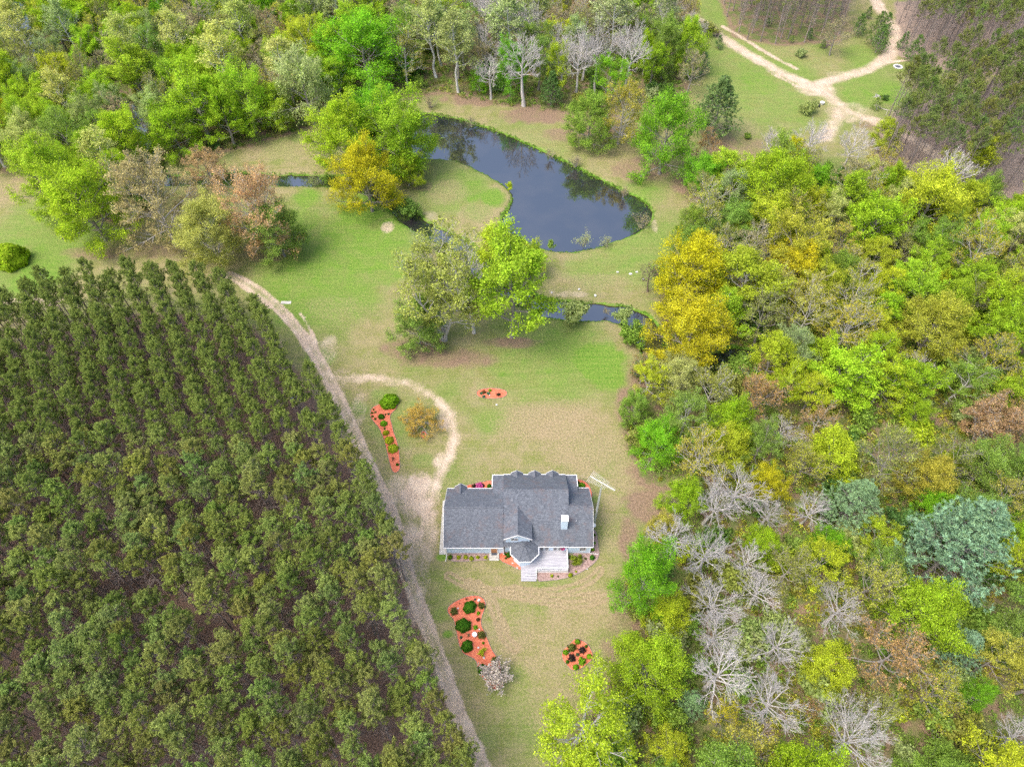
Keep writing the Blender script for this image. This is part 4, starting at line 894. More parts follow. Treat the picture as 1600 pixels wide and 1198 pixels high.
for poly, ang, dr, ds, sd_, nm in ((PINES_A, math.radians(-58), 4.6, 3.7, 5, 'stand beside the clearing'), (PINES_B, math.radians(-58), 4.8, 3.9, 6, 'stand at the top corner'), (PINES_C, math.radians(-20), 4.6, 4.4, 8, 'stand above the clearing')):
    L = []
    for row, x, y in rows(poly, ang, dr, ds, sd_, .9):
        u, v = proj(x, y, 12)
        if -30 < u < 1640 and v > -60: L.append((row, v, x, y))
    rr = sorted({l[0] for l in L})
    for ri, row in enumerate(rr):
        for k, (v_, x, y) in enumerate(sorted([(l[1], l[2], l[3]) for l in L if l[0] == row], reverse=True)):
            c = (.17 + .05 * g.random(), .24 + .05 * g.random(), .07)
            plant('tallpine', x, y, g.uniform(5.0, 6.8), g.uniform(16, 20), c, 'pine', f"tall pine in the {nm}, {ordn(k)} from the front of row {ri + 1 if False else ordn(ri)}", group='tall pines beyond the clearing')

# undergrowth: brush on the forest floor, nobody could count it
def brush(name, poly, n, seed, avoid=2.6, label='', color='moss green', lo_=.40):
    r = np.random.RandomState(seed); P = np.array(poly); lo, hi = P.min(0), P.max(0)
    x = lo[0] + (hi[0] - lo[0]) * r.rand(n * 6); y = lo[1] + (hi[1] - lo[1]) * r.rand(n * 6)
    ok = inside(x, y, poly) & (np.abs(x) < 215) & (y > 5) & (y < 285); x, y = x[ok], y[ok]
    ok = (seg_dist(x, y, CREEK) > avoid) & (fbm(x, y, 9, 77 + seed) > lo_); x, y = x[ok][:n], y[ok][:n]; m = len(x)
    rad = .5 + 1.0 * r.rand(m); k = 42; i = np.repeat(np.arange(m), k)
    d = unit(r.normal(size=(m * k, 3))); d[:, 2] = np.abs(d[:, 2]); q = d * (rad[i] * (.5 + .5 * r.rand(m * k)))[:, None]
    c = np.stack([x[i] + q[:, 0], y[i] + q[:, 1], .05 + q[:, 2] * 1.1], -1)
    gg = Geo(); gg.leaves(c, .30, r, (.6 + .8 * r.rand(m))[i], d, .7, None, .2)
    o = link(name, gg.mesh(name, M_LEAF)); o.color = (*C_LEAF[color], 1)
    tag(o, label, 'undergrowth', kind='stuff')
brush('undergrowth', WOOD_R, 3600, 5, label='low green brush covering the floor of the wood beside the lawn', lo_=.30)
brush('undergrowth', WOOD_R, 2200, 8, label='olive twiggy brush between the green brush of the wood beside the lawn', color='olive-gold', lo_=.45)
brush('undergrowth', WOOD_N, 3800, 6, label='low green brush covering the floor of the wood behind the pond', lo_=.30)
brush('undergrowth', WOOD_N, 2000, 9, label='olive twiggy brush between the green brush behind the pond', color='olive', lo_=.45)

# tall grass on the banks
r = np.random.RandomState(9); bx = []
for pts in (POND + [POND[0]], ):
    for a, b in zip(pts[:-1], pts[1:]):
        L_ = math.hypot(b[0] - a[0], b[1] - a[1]); k = int(L_ * 12); t = r.rand(k, 1)
        bx.append(np.array(a) * (1 - t) + np.array(b) * t + r.normal(size=(k, 2)) * .55)
for side in (-1, 1):
    for a, b in zip(CREEK[:-1], CREEK[1:]):
        L_ = math.hypot(b[0] - a[0], b[1] - a[1]); n_ = np.array([-(b[1] - a[1]), b[0] - a[0]]) / (L_ + 1e-9); k = int(L_ * 8); t = r.rand(k, 1)
        bx.append(np.array(a) * (1 - t) + np.array(b) * t + n_ * side * 2.6 + r.normal(size=(k, 2)) * .6)
bx = np.concatenate(bx)
ix = np.clip(np.searchsorted(gx, bx[:, 0]), 1, len(gx) - 1); iy = np.clip(np.searchsorted(gy, bx[:, 1]), 1, len(gy) - 1); zz = GZ[ix, iy]
ok = (zz > -.62) & (zz < -.02) & (fbm(bx[:, 0], bx[:, 1], 5, 41) > .47) & ~inside(bx[:, 0], bx[:, 1], WOOD_N); bx = bx[ok]; zz = zz[ok]; m = len(bx)
c = np.stack([bx[:, 0], bx[:, 1], zz + .18], -1); i = np.repeat(np.arange(m), 3); c = c[i] + r.normal(size=(m * 3, 3)) * [.15, .15, .05]
gg = Geo(); gg.leaves(c, .55, r, (.6 + .7 * r.rand(m))[i], r.normal(size=(m * 3, 3)) * [1, 1, .2], .28, np.tile([[0, 0, 1.]], (m * 3, 1)) + r.normal(size=(m * 3, 3)) * .35)
o = link('bank_grass', gg.mesh('bank_grass', M_LEAF)); o.color = (.20, .38, .05, 1); tag(o, 'tall fresh green grass along the pond and creek banks', 'grass', kind='stuff')

# ------------------------------------------------------------------ flower beds
def simple(name, a, b, scale, rough=.9, spec=.2, **kw):
    s = N(name); s.bsdf(s.mix(s.rng(s.noise(scale, 3), .35, .65), a, b), rough, spec, **kw); return s.m
M_MULCH = simple('red_mulch', (.40, .085, .045), (.76, .25, .145), 7)
M_MULCH2 = simple('brown_mulch', (.20, .13, .115), (.44, .32, .29), 6)
M_STONE = simple('stone', (.42, .42, .42), (.70, .70, .70), 4)
M_EDGE = simple('edging_stone', (.17, .16, .14), (.30, .28, .25), 2)
def bed(poly_px, mat, label, edge=True, cat='flower bed'):
    pts = smooth(world(poly_px), it=1)
    bm = bmesh.new(); vs = [bm.verts.new((x, y, .015)) for x, y in pts]; f = bm.faces.new(vs); 
    if f.normal.z < 0: f.normal_flip()
    e = bmesh.ops.extrude_face_region(bm, geom=[f]); up = [v for v in e['geom'] if isinstance(v, bmesh.types.BMVert)]
    cx = sum(p[0] for p in pts) / len(pts); cy = sum(p[1] for p in pts) / len(pts)
    for v in up: v.co.z = .06
    bmesh.ops.triangulate(bm, faces=bm.faces[:]); me = bpy.data.meshes.new('flower_bed'); bm.to_mesh(me); bm.free(); me.materials.append(mat)
    o = link('flower_bed', me); tag(o, label, cat)
    if edge:
        r = np.random.RandomState(len(pts)); P = pts + [pts[0]]; gg = Geo(); A = []; B = []
        for a, b in zip(P[:-1], P[1:]):
            L_ = math.hypot(b[0] - a[0], b[1] - a[1]); n = max(1, int(L_ / .32))
            for k in range(n):
                t0, t1 = (k + .05) / n, (k + .92) / n; A.append((a[0] + (b[0] - a[0]) * t0, a[1] + (b[1] - a[1]) * t0, .05)); B.append((a[0] + (b[0] - a[0]) * t1, a[1] + (b[1] - a[1]) * t1, .05))
        gg.prisms(np.array(A), np.array(B), .045 + .02 * r.rand(len(A)), .045 + .02 * r.rand(len(A)), 5); link('edging', gg.mesh('edging', M_EDGE), o)
    return o
bed(MULCH1, M_MULCH, 'long red mulch bed with a hooked top inside the driveway loop')
e2 = [(768.5 + 24 * math.cos(a), 614.5 + 8.2 * math.copysign(abs(math.sin(a)) ** .8, math.sin(a))) for a in np.linspace(0, 6.283, 22)[:-1]]
bed(e2, M_MULCH, 'small oval red mulch bed alone on the lawn above the house')
bed(MULCH3, M_MULCH, 'boot-shaped red mulch bed on the lawn below the house')
bed(MULCH4, M_MULCH, 'small round red mulch bed near the big yellow tree')
bed([(661.5 + 5 * math.cos(a), 679 + 5.5 * math.sin(a)) for a in np.linspace(0, 6.283, 16)[:-1]], M_MULCH, 'tiny red mulch ring under the bronze-gold tree')
bed(zoomed([(300, 262), (340, 240), (430, 225), (548, 195), (560, 250), (560, 300), (320, 300)], 660, 710, 5), M_MULCH, 'red mulch bed behind the garage wing')
bed(zoomed([(1195, 190), (1260, 203), (1300, 235), (1325, 290), (1328, 330), (1318, 345), (1290, 340), (1200, 300)], 660, 710, 5), M_MULCH, 'curved red mulch bed at the back corner of the house near the antenna')
bed(zoomed([(1330, 590), (1350, 590), (1368, 640), (1375, 740), (1385, 775), (1362, 830), (1290, 890), (1200, 940), (1100, 972), (950, 988), (895, 990), (895, 905), (1140, 905), (1140, 768), (1315, 768), (1335, 740)], 660, 710, 5), M_MULCH2, 'pinkish-brown mulch bed wrapping the deck corner')
bed(zoomed([(200, 764), (530, 764), (530, 822), (400, 832), (200, 838)], 660, 710, 5), M_MULCH2, 'brown mulch strip of yellow plants along the garage wall')
bed(zoomed([(598, 764), (692, 764), (712, 830), (770, 872), (772, 908), (700, 870), (600, 828)], 660, 710, 5), M_MULCH, 'red mulch wedge between the side door and the bay')
bed([(15 + 27 * math.cos(a), 404 + 17 * math.sin(a)) for a in np.linspace(0, 6.283, 20)[:-1]], M_MULCH2, 'dark ring of mulch under the clipped lime shrub on the meadow', cat='mulch ring', edge=False)

GR = (.28, .56, .025); DG = (.075, .26, .02); YG = (.52, .60, .03); OL = (.22, .25, .07); PU = (.085, .045, .055); TE = (.10, .26, .16); BR = (.22, .10, .05); PK = (.75, .12, .42)
def bedplants(items, ox, oy, s, where):
    for (a, b, rr, kind, c, h, what) in items:
        u, v = ox + a / s, oy + b / s; wpx = 2 * rr / s; z0 = h * .45
        x, y = at(u, v, z0 + .05); w = wpx * depth(x, y, z0) / F
        plant(kind, x, y, w, h, c, 'brown', f"{what} in {where}" if ' in ' not in what and ' at ' not in what and ' beside ' not in what else what, name=('rounded_shrub' if kind == 'dome' else 'garden_plant'), cat='shrub' if h > .55 else 'plant', z=.05, region='bed')
bedplants([(370, 355, 78, 'dome', GR, 2.0, 'largest round lime shrub at the top of the hooked mulch bed'), (303, 490, 26, 'dome', DG, .8, 'dark green ball shrub, highest in the line of five'), (323, 548, 28, 'dome', GR, .9, 'green ball shrub, second highest in the line of five'),
            (342, 628, 26, 'dome', YG, .7, 'yellow-green ball, middle one of the line of five'), (368, 690, 38, 'dome', YG, .9, 'yellow-green ball, second lowest in the line of five'), (402, 760, 44, 'dome', YG, 1., 'largest yellow-green ball, lowest in the line of five'),
            (332, 594, 9, 'mound', DG, .35, 'tiny dark plant between the green and yellow balls'), (225, 460, 10, 'mound', DG, .3, 'tiny plant on the outer edge of the hook'), (228, 490, 10, 'mound', DG, .3, 'tiny plant on the outer edge, just below another'),
            (252, 455, 10, 'mound', OL, .3, 'tiny olive plant inside the hook'), (252, 512, 10, 'mound', DG, .3, 'tiny green plant at the neck of the hook'), (236, 432, 9, 'mound', DG, .3, 'tiny plant at the top outer corner of the hook'),
            (302, 395, 10, 'mound', GR, .3, 'tiny green plant touching the largest lime shrub'), (340, 475, 8, 'mound', OL, .25, 'tiny olive sprig beside the dark green ball'), (365, 470, 10, 'mound', TE, .3, 'tiny grey-green sprig at the inner bend'),
            (440, 900, 13, 'mound', DG, .4, 'small dark green plant at the foot of the long bed'), (405, 850, 22, 'twiggy', BR, .6, 'brown twiggy plant at the foot of the long bed')], 540, 560, 5.446, 'the hooked mulch bed')
bedplants([(662, 640, 9, 'mound', GR, .4, 'small green plant in the mulch ring under the bronze-gold tree')], 540, 560, 5.446, '')
bedplants([(752, 614, 2.6, 'mound', TE, .3, 'blue-green tuft at the outer tip of the oval bed'), (756, 612, 3.4, 'mound', BR, .4, 'brown-red tuft in the oval bed'), (765.5, 609.5, 2.6, 'mound', GR, .4, 'bright green tuft in the oval bed'), (763, 614, 3, 'mound', TE, .3, 'blue-green tuft at the middle of the oval bed'),
            (756, 619, 2.6, 'mound', TE, .3, 'blue-green tuft at the lower rim of the oval bed'), (779, 616, 3.2, 'mound', PU, .35, 'dark red tuft in the house half of the oval bed')], 0, 0, 1, '')
bedplants([(308, 190, 72, 'dome', DG, 1.3, 'upper of the three big dark domes in the boot-shaped bed'), (235, 392, 82, 'dome', DG, 1.4, 'largest dark dome, middle of three in the boot-shaped bed'), (278, 620, 66, 'dome', DG, 1.2, 'lowest of the three big dark domes in the boot-shaped bed'),
            (135, 240, 42, 'mound', OL, 1., 'olive bush at the outer toe of the boot-shaped bed'), (438, 178, 38, 'mound', OL, .9, 'olive-brown bush at the top house corner of the boot-shaped bed'), (405, 262, 20, 'mound', GR, .5, 'small bright green tuft beside the upper dome'),
            (403, 333, 21, 'mound', BR, .5, 'small brown bush above the bright tuft at the bed waist'), (372, 418, 27, 'mound', GR, .5, 'bright green tuft at the waist of the boot-shaped bed'), (440, 500, 43, 'mound', OL, 1., 'olive bush beside the white birdbath'),
            (213, 528, 16, 'mound', TE, .35, 'tiny teal plant between the middle and lowest domes'), (292, 505, 23, 'twiggy', TE, .5, 'grey twiggy plant beside the birdbath'), (458, 590, 14, 'mound', GR, .4, 'tiny bright tuft below the olive bush'),
            (440, 690, 46, 'shrub', YG, 1.0, 'yellow-tipped loose green bush beside the lowest dome'), (450, 875, 52, 'dome', DG, 1.5, 'dark green oval shrub beside the blossoming tree'), (585, 785, 44, 'mound', OL, 1.0, 'olive bush at the shaft of the boot behind the blossoms'),
            (368, 110, 13, 'mound', TE, .3, 'tiny teal tuft beside the white rock at the top'), (272, 108, 20, 'twiggy', BR, .4, 'brown twiggy tuft behind the upper dome'), (195, 155, 12, 'twiggy', BR, .4, 'tiny brown sprig at the toe of the boot')], 690, 920, 7.045, 'the boot-shaped bed')
x, y = at(690 + 590 / 7.045, 920 + 930 / 7.045, 1.6); plant('blossom', x, y, 4.6, 3.3, (.60, .54, .50), 'grey', 'white-blossoming crabapple at the foot of the boot-shaped bed', name='crabapple_tree', cat='tree', region='bed')
bedplants([(335, 320, 62, 'dome', GR, .9, 'green ball at the top of the round bed'), (200, 460, 96, 'mound', OL, 1.1, 'olive bush with a grey heart at the round bed rim'), (60, 570, 66, 'dome', GR, .9, 'green ball on the drive side of the round bed'), (445, 520, 80, 'mound', PU, .9, 'dark purple barberry, upper one at the round bed'),
            (540, 430, 36, 'mound', DG, .5, 'small dark green plant beside the upper barberry'), (335, 625, 42, 'mound', TE, .45, 'teal tuft at the centre of the round bed'), (205, 705, 82, 'mound', PU, .9, 'dark purple barberry, lower one at the round bed'), (605, 665, 58, 'dome', GR, .8, 'green ball on the wood side of the round bed'),
            (440, 775, 92, 'mound', GR, 1., 'irregular bright green bush at the round bed'), (100, 795, 45, 'mound', DG, .5, 'small dark plant below the lower barberry'), (295, 915, 66, 'dome', GR, .9, 'green ball at the bottom tip of the round bed')], 880, 980, 14.97, '')
bedplants([(445, 248, 34, 'mound', PK, .8, 'pink-flowering azalea behind the garage wing'), (405, 243, 18, 'mound', PU, .6, 'dark red bush beside the pink azalea'), (468, 238, 16, 'mound', PU, .6, 'purple bush at the back of the pink azalea'), (523, 243, 18, 'dome', DG, .9, 'green ball in the corner behind the garage wing'),
            (1218, 218, 13, 'dome', DG, .8, 'dark green ball at the back corner near the antenna'), (1245, 239, 27, 'dome', GR, .8, 'lime mound at the back corner near the antenna'),
            (1208, 822, 46, 'shrub', (.30, .36, .03), 1.5, 'big yellow-olive bush beside the deck rail'), (1327, 800, 20, 'dome', DG, .9, 'green ball at the front corner of the house'), (1157, 938, 18, 'dome', YG, .6, 'yellow-green ball at the deck corner post'), (1150, 800, 11, 'mound', DG, .5, 'small dark plant at the deck side wall'),
            (1275, 810, 10, 'mound', OL, .3, 'low olive tuft beside the big yellow-olive bush'), (1200, 912, 9, 'mound', YG, .3, 'low yellow tuft at the bed rim'), (1012, 945, 13, 'mound', YG, .4, 'pale tuft below the deck skirt'), (1060, 950, 7, 'mound', OL, .3, 'tiny tuft at the deck skirt beside the pale one'),
            (1332, 740, 14, 'mound', GR, .5, 'green tuft at the side wall of the house near its front'), (1342, 690, 12, 'mound', GR, .5, 'green tuft halfway along the side wall'), (1342, 628, 13, 'mound', DG, .6, 'dark green tuft on the side wall below the dish'),
            (216, 798, 19, 'dome', (.14, .30, .02), .7, 'green shrub at the outer end of the garage wall'), (282, 800, 17, 'mound', YG, .5, 'yellow plant, outermost at the garage wall'), (338, 798, 18, 'mound', YG, .5, 'yellow plant, second of five at the garage wall'), (383, 808, 19, 'mound', YG, .5, 'yellow plant, middle of five at the garage wall'),
            (433, 800, 15, 'mound', YG, .5, 'yellow plant, fourth of five at the garage wall'), (495, 800, 16, 'mound', YG, .5, 'yellow plant nearest the side door'), (672, 778, 20, 'dome', DG, 1.1, 'dark green shrub against the bay wall'), (645, 775, 9, 'mound', DG, .4, 'small dark plant beside the bay shrub'), (652, 806, 10, 'mound', OL, .35, 'small olive plant in the red wedge bed')], 660, 710, 5, '')

def rock(u, v, wpx, label, seed, name='garden_rock', cat='rock', mat=None, flat=.6):
    x, y = at(u, v, .1); w = wpx * depth(x, y) / F; bm = bmesh.new(); bmesh.ops.create_icosphere(bm, subdivisions=2, radius=1)
    r = random.Random(seed); a, b = r.random() * 6, r.random() * 6
    for q in bm.verts:
        k = 1 + .18 * math.sin(q.co.x * 3 + a) + .15 * math.sin(q.co.y * 4 + b) + r.uniform(-.05, .05); q.co = Vector((q.co.x * k * w / 2, q.co.y * k * w / 2.4, max(q.co.z, -.3) * k * w / 2 * flat))
    me = bpy.data.meshes.new(name); bm.to_mesh(me); bm.free(); me.materials.append(mat or M_STONE); o = link(name, me, None, (x, y, .08 + w * .08), r.random() * 3); tag(o, label, cat)
for i, (a, b, s, l) in enumerate([(410, 122, 5, 'white rock at the top house corner of the boot-shaped bed'), (180, 212, 3, 'small white rock beside the olive bush at the toe'), (417, 443, 3, 'small white rock just above the birdbath'), (405, 643, 4, 'white rock beside the lowest dome'), (465, 755, 4.5, 'white rock beside the yellow-tipped bush')]):
    rock(690 + a / 7.045, 920 + b / 7.045, s, l, i)
rock(880 + 145 / 14.97, 980 + 578 / 14.97, 2.6, 'white rock between the green ball and the lower barberry', 11); rock(880 + 365 / 14.97, 980 + 850 / 14.97, 2.8, 'grey rock beside the lowest ball of the round bed', 12)
rock(660 + 705 / 5, 710 + 848 / 5, 3, 'white rock in the red wedge bed', 13); rock(660 + 740 / 5, 710 + 885 / 5, 3, 'white rock at the tip of the red wedge bed', 14); rock(660 + 1288 / 5, 710 + 893 / 5, 2.5, 'pale rock at the rim of the brown bed', 15)
rock(765, 617, 2.6, 'pale rock at the middle of the oval bed', 16); rock(776, 632, 3.5, 'flat pale stone on the grass below the oval bed', 17, flat=.3)
for i, (u, v, s) in enumerate([(862, 457, 3), (905, 452, 4), (930, 462, 5), (985, 428, 5), (995, 425, 4), (965, 425, 4), (1005, 436, 3)]):
    rock(u, v, s, ['little stone beside the lime lawn tree', 'pale stone on the lawn above the creek bush', 'flat tan stone above the creek', 'larger pale stone of the trio on the lawn', 'pale stone of the trio nearest the small bare tree', 'pale stone of the trio nearest the pond', 'small stone just below the trio'][i], 20 + i, flat=.3)
rock(660 + 660 / 5, 884, 4, 'white stone edging the creek end of the lawn', 33) if False else rock(843, 493, 5, 'pale boulder at the creek edge beside the lime lawn tree', 33)
# birdbath
def lathe(name, prof, mat, parent=None, loc=(0, 0, 0), k=20):
    bm = bmesh.new(); R_ = [[bm.verts.new((r_ * math.cos(2 * math.pi * j / k), r_ * math.sin(2 * math.pi * j / k), z)) for j in range(k)] for r_, z in prof]
    for A, B in zip(R_[:-1], R_[1:]):
        for j in range(k): bm.faces.new((A[j], A[(j + 1) % k], B[(j + 1) % k], B[j]))
    bm.faces.new(R_[-1]); bm.faces.new(R_[0][::-1]); me = bpy.data.meshes.new(name); bm.to_mesh(me); bm.free(); me.materials.append(mat); return link(name, me, parent, loc)
M_WHITE = simple('white_trim', (.74, .75, .77), (.80, .80, .82), 3, .5, .4)
x, y = at(690 + 362 / 7.045, 920 + 500 / 7.045, .6)
e = empty('birdbath', (x, y, .05), 0, 'white stone birdbath in the boot-shaped bed', 'birdbath')
lathe('pedestal', [(.22, 0), (.22, .06), (.10, .12), (.08, .45), (.13, .55)], M_STONE, e); lathe('basin', [(.12, .55), (.36, .68), (.38, .72), (.34, .72), (.25, .64), (.02, .61)], M_WHITE, e)

# ------------------------------------------------------------------ the house
def shingle_mat():
    s = N('shingles')
    b = s.n('ShaderNodeTexBrick'); b.inputs['Scale'].default_value = 1.0; b.inputs['Brick Width'].default_value = .34; b.inputs['Row Height'].default_value = .16; b.inputs['Mortar Size'].default_value = .012
    b.inputs['Color1'].default_value = (.100, .112, .136, 1); b.inputs['Color2'].default_value = (.165, .182, .213, 1); b.inputs['Mortar'].default_value = (.07, .08, .10, 1); b.inputs['Bias'].default_value = -.1
    s.l(s.mp((1, 1.15, 1)), b.inputs['Vector'])
    n = s.noise(9, 3, s.mp((1, .45, .45)), .7); n2 = s.noise(.45, 3); n3 = s.noise(1.2, 3)
    c = s.mix(s.rng(n, .35, .65), s.mix(1.0, b.outputs[0], (.74, .74, .74), 'MULTIPLY'), s.mix(1.0, b.outputs[0], (1.4, 1.4, 1.38), 'MULTIPLY'))
    c = s.mix(s.math('MULTIPLY', s.rng(n2, .50, .62), s.rng(n3, .42, .6, 0, .75)), c, (.15, .125, .13)); c = s.mix(s.rng(s.noise(.8, 4, s.mp((1.6, .25, .25))), .45, .7, 0, .3), c, (.09, .10, .12))
    s.bsdf(c, .9, .25, n, .02); return s.m
M_ROOF = shingle_mat()
def siding_mat():
    s = N('siding'); w = s.n('ShaderNodeTexWave', wave_type='BANDS', bands_direction='Z', wave_profile='SAW'); w.inputs['Scale'].default_value = 2.2; s.l(s.co(), w.inputs['Vector'])
    s.bsdf(s.mix(s.rng(w.outputs['Fac'], .0, .12), (.48, .60, .76), s.mix(s.rng(s.noise(1.5), .3, .7), (.62, .76, .93), (.66, .80, .95))), .6, .3); return s.m
M_WALL = siding_mat()
def deck_mat():
    s = N('deck_boards'); w = s.n('ShaderNodeTexWave', wave_type='BANDS', bands_direction='Y', wave_profile='SAW'); w.inputs['Scale'].default_value = 2.3; s.l(s.co(), w.inputs['Vector'])
    n = s.noise(1.6, 4, s.mp((.35, 2, 1))); c = s.mix(s.rng(n, .35, .7), (.34, .34, .38), (.52, .52, .56)); c = s.mix(s.rng(w.outputs['Fac'], .2, 0, 0, .7), c, (.12, .11, .12)); s.bsdf(c, .75, .2); return s.m
M_DECK = deck_mat()
M_GLASS = (lambda s: (s.bsdf((.035, .045, .055), .06, .6), s.m)[1])(N('window_glass'))
M_DARK = simple('dark_mat', (.07, .08, .10), (.10, .11, .13), 6); M_CONC = simple('concrete', (.40, .39, .36), (.56, .55, .51), 1.4); M_ORANGE = simple('door_panel', (.42, .20, .10), (.52, .27, .15), 2, .6)
M_METAL = simple('galvanised', (.50, .52, .55), (.66, .68, .70), 5, .45, .5, Metallic=.3); M_ALU = simple('aluminium', (.78, .78, .78), (.86, .86, .86), 5, .4, .5)
class BM:
    def __init__(s): s.b = bmesh.new()
    def hexa(s, P):
        v = [s.b.verts.new(p) for p in P]
        for f in ((0, 3, 2, 1), (4, 5, 6, 7), (0, 1, 5, 4), (1, 2, 6, 5), (2, 3, 7, 6), (3, 0, 4, 7)): s.b.faces.new([v[i] for i in f])
    def box(s, x0, x1, y0, y1, z0, z1): s.hexa([(x0, y0, z0), (x1, y0, z0), (x1, y1, z0), (x0, y1, z0), (x0, y0, z1), (x1, y0, z1), (x1, y1, z1), (x0, y1, z1)]); return s
    def slab(s, P, t=.14):
        """P: polygon corners of the top face in order; given a thickness downwards"""
        n = len(P); a = [s.b.verts.new(p) for p in P]; c = [s.b.verts.new((p[0], p[1], p[2] - t)) for p in P]
        s.b.faces.new(a); s.b.faces.new(c[::-1])
        for i in range(n): s.b.faces.new((a[i], c[i], c[(i + 1) % n], a[(i + 1) % n]))
        return s
    def prism(s, P, axis, a, b):
        """polygon P extruded along axis from a to b"""
        def q(p, t): return (t, p[0], p[1]) if axis == 'x' else (p[0], t, p[1])
        A = [s.b.verts.new(q(p, a)) for p in P]; B = [s.b.verts.new(q(p, b)) for p in P]; n = len(P)
        s.b.faces.new(A); s.b.faces.new(B[::-1])
        for i in range(n): s.b.faces.new((A[i], B[i], B[(i + 1) % n], A[(i + 1) % n]))
        return s
    def bar(s, a, b, r=.03, k=6):
        a, b = Vector(a), Vector(b); d = (b - a); q = d.to_track_quat('Z', 'Y'); L = d.length
        R0 = [s.b.verts.new(a + q @ Vector((r * math.cos(6.2832 * i / k), r * math.sin(6.2832 * i / k), 0))) for i in range(k)]
        R1_ = [s.b.verts.new(a + q @ Vector((r * math.cos(6.2832 * i / k), r * math.sin(6.2832 * i / k), L))) for i in range(k)]
        for i in range(k): s.b.faces.new((R0[i], R0[(i + 1) % k], R1_[(i + 1) % k], R1_[i]))
        s.b.faces.new(R0[::-1]); s.b.faces.new(R1_); return s
    def out(s, name, mat, parent=None):
        bmesh.ops.recalc_face_normals(s.b, faces=s.b.faces[:]); me = bpy.data.meshes.new(name); s.b.to_mesh(me); s.b.free(); me.materials.append(mat); return link(name, me, parent)
HX, HY = 1.0, 56.4
house = empty('house', (HX, HY, 0), 0, 'pale blue house with grey shingle roofs, three back gables and a rear deck', 'house')
def hp(o): o.parent = house; o.location = (-HX, -HY, 0); return o
K = .66
EZ = 3.0
def zfront(y, y0, z0=EZ, k=K): return z0 + (y - y0) * k
# walls
w = BM(); w.prism([(51.45, 0), (61.6, 0), (61.6, 2.95), (56.5, 6.25), (51.45, 2.95)], 'x', -10.86, -1.38); hp(w.out('garage_wing_wall', M_WALL))
w = BM(); w.prism([(51.6, 0), (64.2, 0), (64.2, 3.05), (58.9, 7.6), (51.6, 2.95)], 'x', -1.2, 9.1); hp(w.out('centre_wall', M_WALL))
w = BM(); w.prism([(51.45, 0), (61.6, 0), (61.6, 2.95), (56.5, 6.2), (51.45, 2.95)], 'x', 9.25, 12.99); hp(w.out('side_wing_wall', M_WALL))
w = BM(); w.box(-3.05, -1.22, 61.62, 64.3, 0, 2.75); w.box(9.12, 10.9, 61.62, 64.3, 0, 2.75); hp(w.out('back_wall', M_WALL))
# roofs
def gable_roof(name, x0, x1, yf, yb, yr, ze, zr, ends, cap=True):
    b = BM(); b.slab([(x0, yf, ze), (x1, yf, ze), (x1, yr, zr), (x0, yr, zr)]); b.slab([(x0, yr, zr), (x1, yr, zr), (x1, yb, ze), (x0, yb, ze)])
    o = hp(b.out(name, M_ROOF))
    if cap:
        c = BM(); c.slab([(x0 + .02, yr - .16, zr - .05), (x1 - .02, yr - .16, zr - .05), (x1 - .02, yr, zr + .05), (x0 + .02, yr, zr + .05)], .06); c.slab([(x0 + .02, yr, zr + .05), (x1 - .02, yr, zr + .05), (x1 - .02, yr + .16, zr - .05), (x0 + .02, yr + .16, zr - .05)], .06)
        c_ = c.out('ridge_cap', M_ROOF, o)
    t = BM(); t.box(x0 - .0, x1, yf - .09, yf - .003, ze - .2, ze - .02); t.box(x0, x1, yb + .003, yb + .11, ze - .2, ze - .02)
    for x in ends:
        for (ya, za, yb_, zb_) in ((yf, ze, yr, zr), (yb, ze, yr, zr)):
            t.hexa([(x, ya, za - .22), (x + .046, ya, za - .22), (x + .046, yb_, zb_ - .22), (x, yb_, zb_ - .22), (x, ya, za - .02), (x + .046, ya, za - .02), (x + .046, yb_, zb_ - .02), (x, yb_, zb_ - .02)])
    t.out('gutter_trim', M_WHITE, o)
    return o
gable_roof('garage_wing_roof', -11.15, -1.45, 51.0, 62.0, 56.5, EZ, 6.63, (-11.2,))
gable_roof('side_wing_roof', 9.32, 13.25, 51.15, 62.1, 56.6, EZ, 6.6, (13.254,))
b = BM(); yf, yr, yb = 51.2, 58.9, 64.65; zr = EZ + (yr - yf) * K
b.slab([(-1.42, yf, EZ), (9.28, yf, EZ), (9.28, yr, zr), (-1.42, yr, zr)], .16); b.slab([(-1.42, yr, zr), (9.28, yr, zr), (9.28, yb, 3.2), (-1.42, yb, 3.2)], .16)
main = hp(b.out('main_roof', M_ROOF))
c = BM(); c.slab([(-1.38, yr - .18, zr - .06), (9.24, yr - .18, zr - .06), (9.24, yr, zr + .06), (-1.38, yr, zr + .06)], .06); c.slab([(-1.38, yr, zr + .06), (9.24, yr, zr + .06), (9.24, yr + .18, zr - .08), (-1.38, yr + .18, zr - .08)], .06); c.out('ridge_cap', M_ROOF, main)
t = BM(); t.box(4.2, 9.28, yf - .09, yf - .003, EZ - .22, EZ - .02); t.box(-1.42, 9.28, yb + .003, yb + .14, 2.98, 3.17); t.out('gutter_trim', M_WHITE, main)
# step walls where the main roof stands above the wings
for x0, x1 in ((-1.40, -1.22), (9.12, 9.26)):
    w = BM(); w.prism([(53, 3.2), (62, 3.0), (64.3, 3.0), (58.9, zr - .2), (54, 4.6)], 'x', x0, x1); hp(w.out('step_wall', M_WALL))
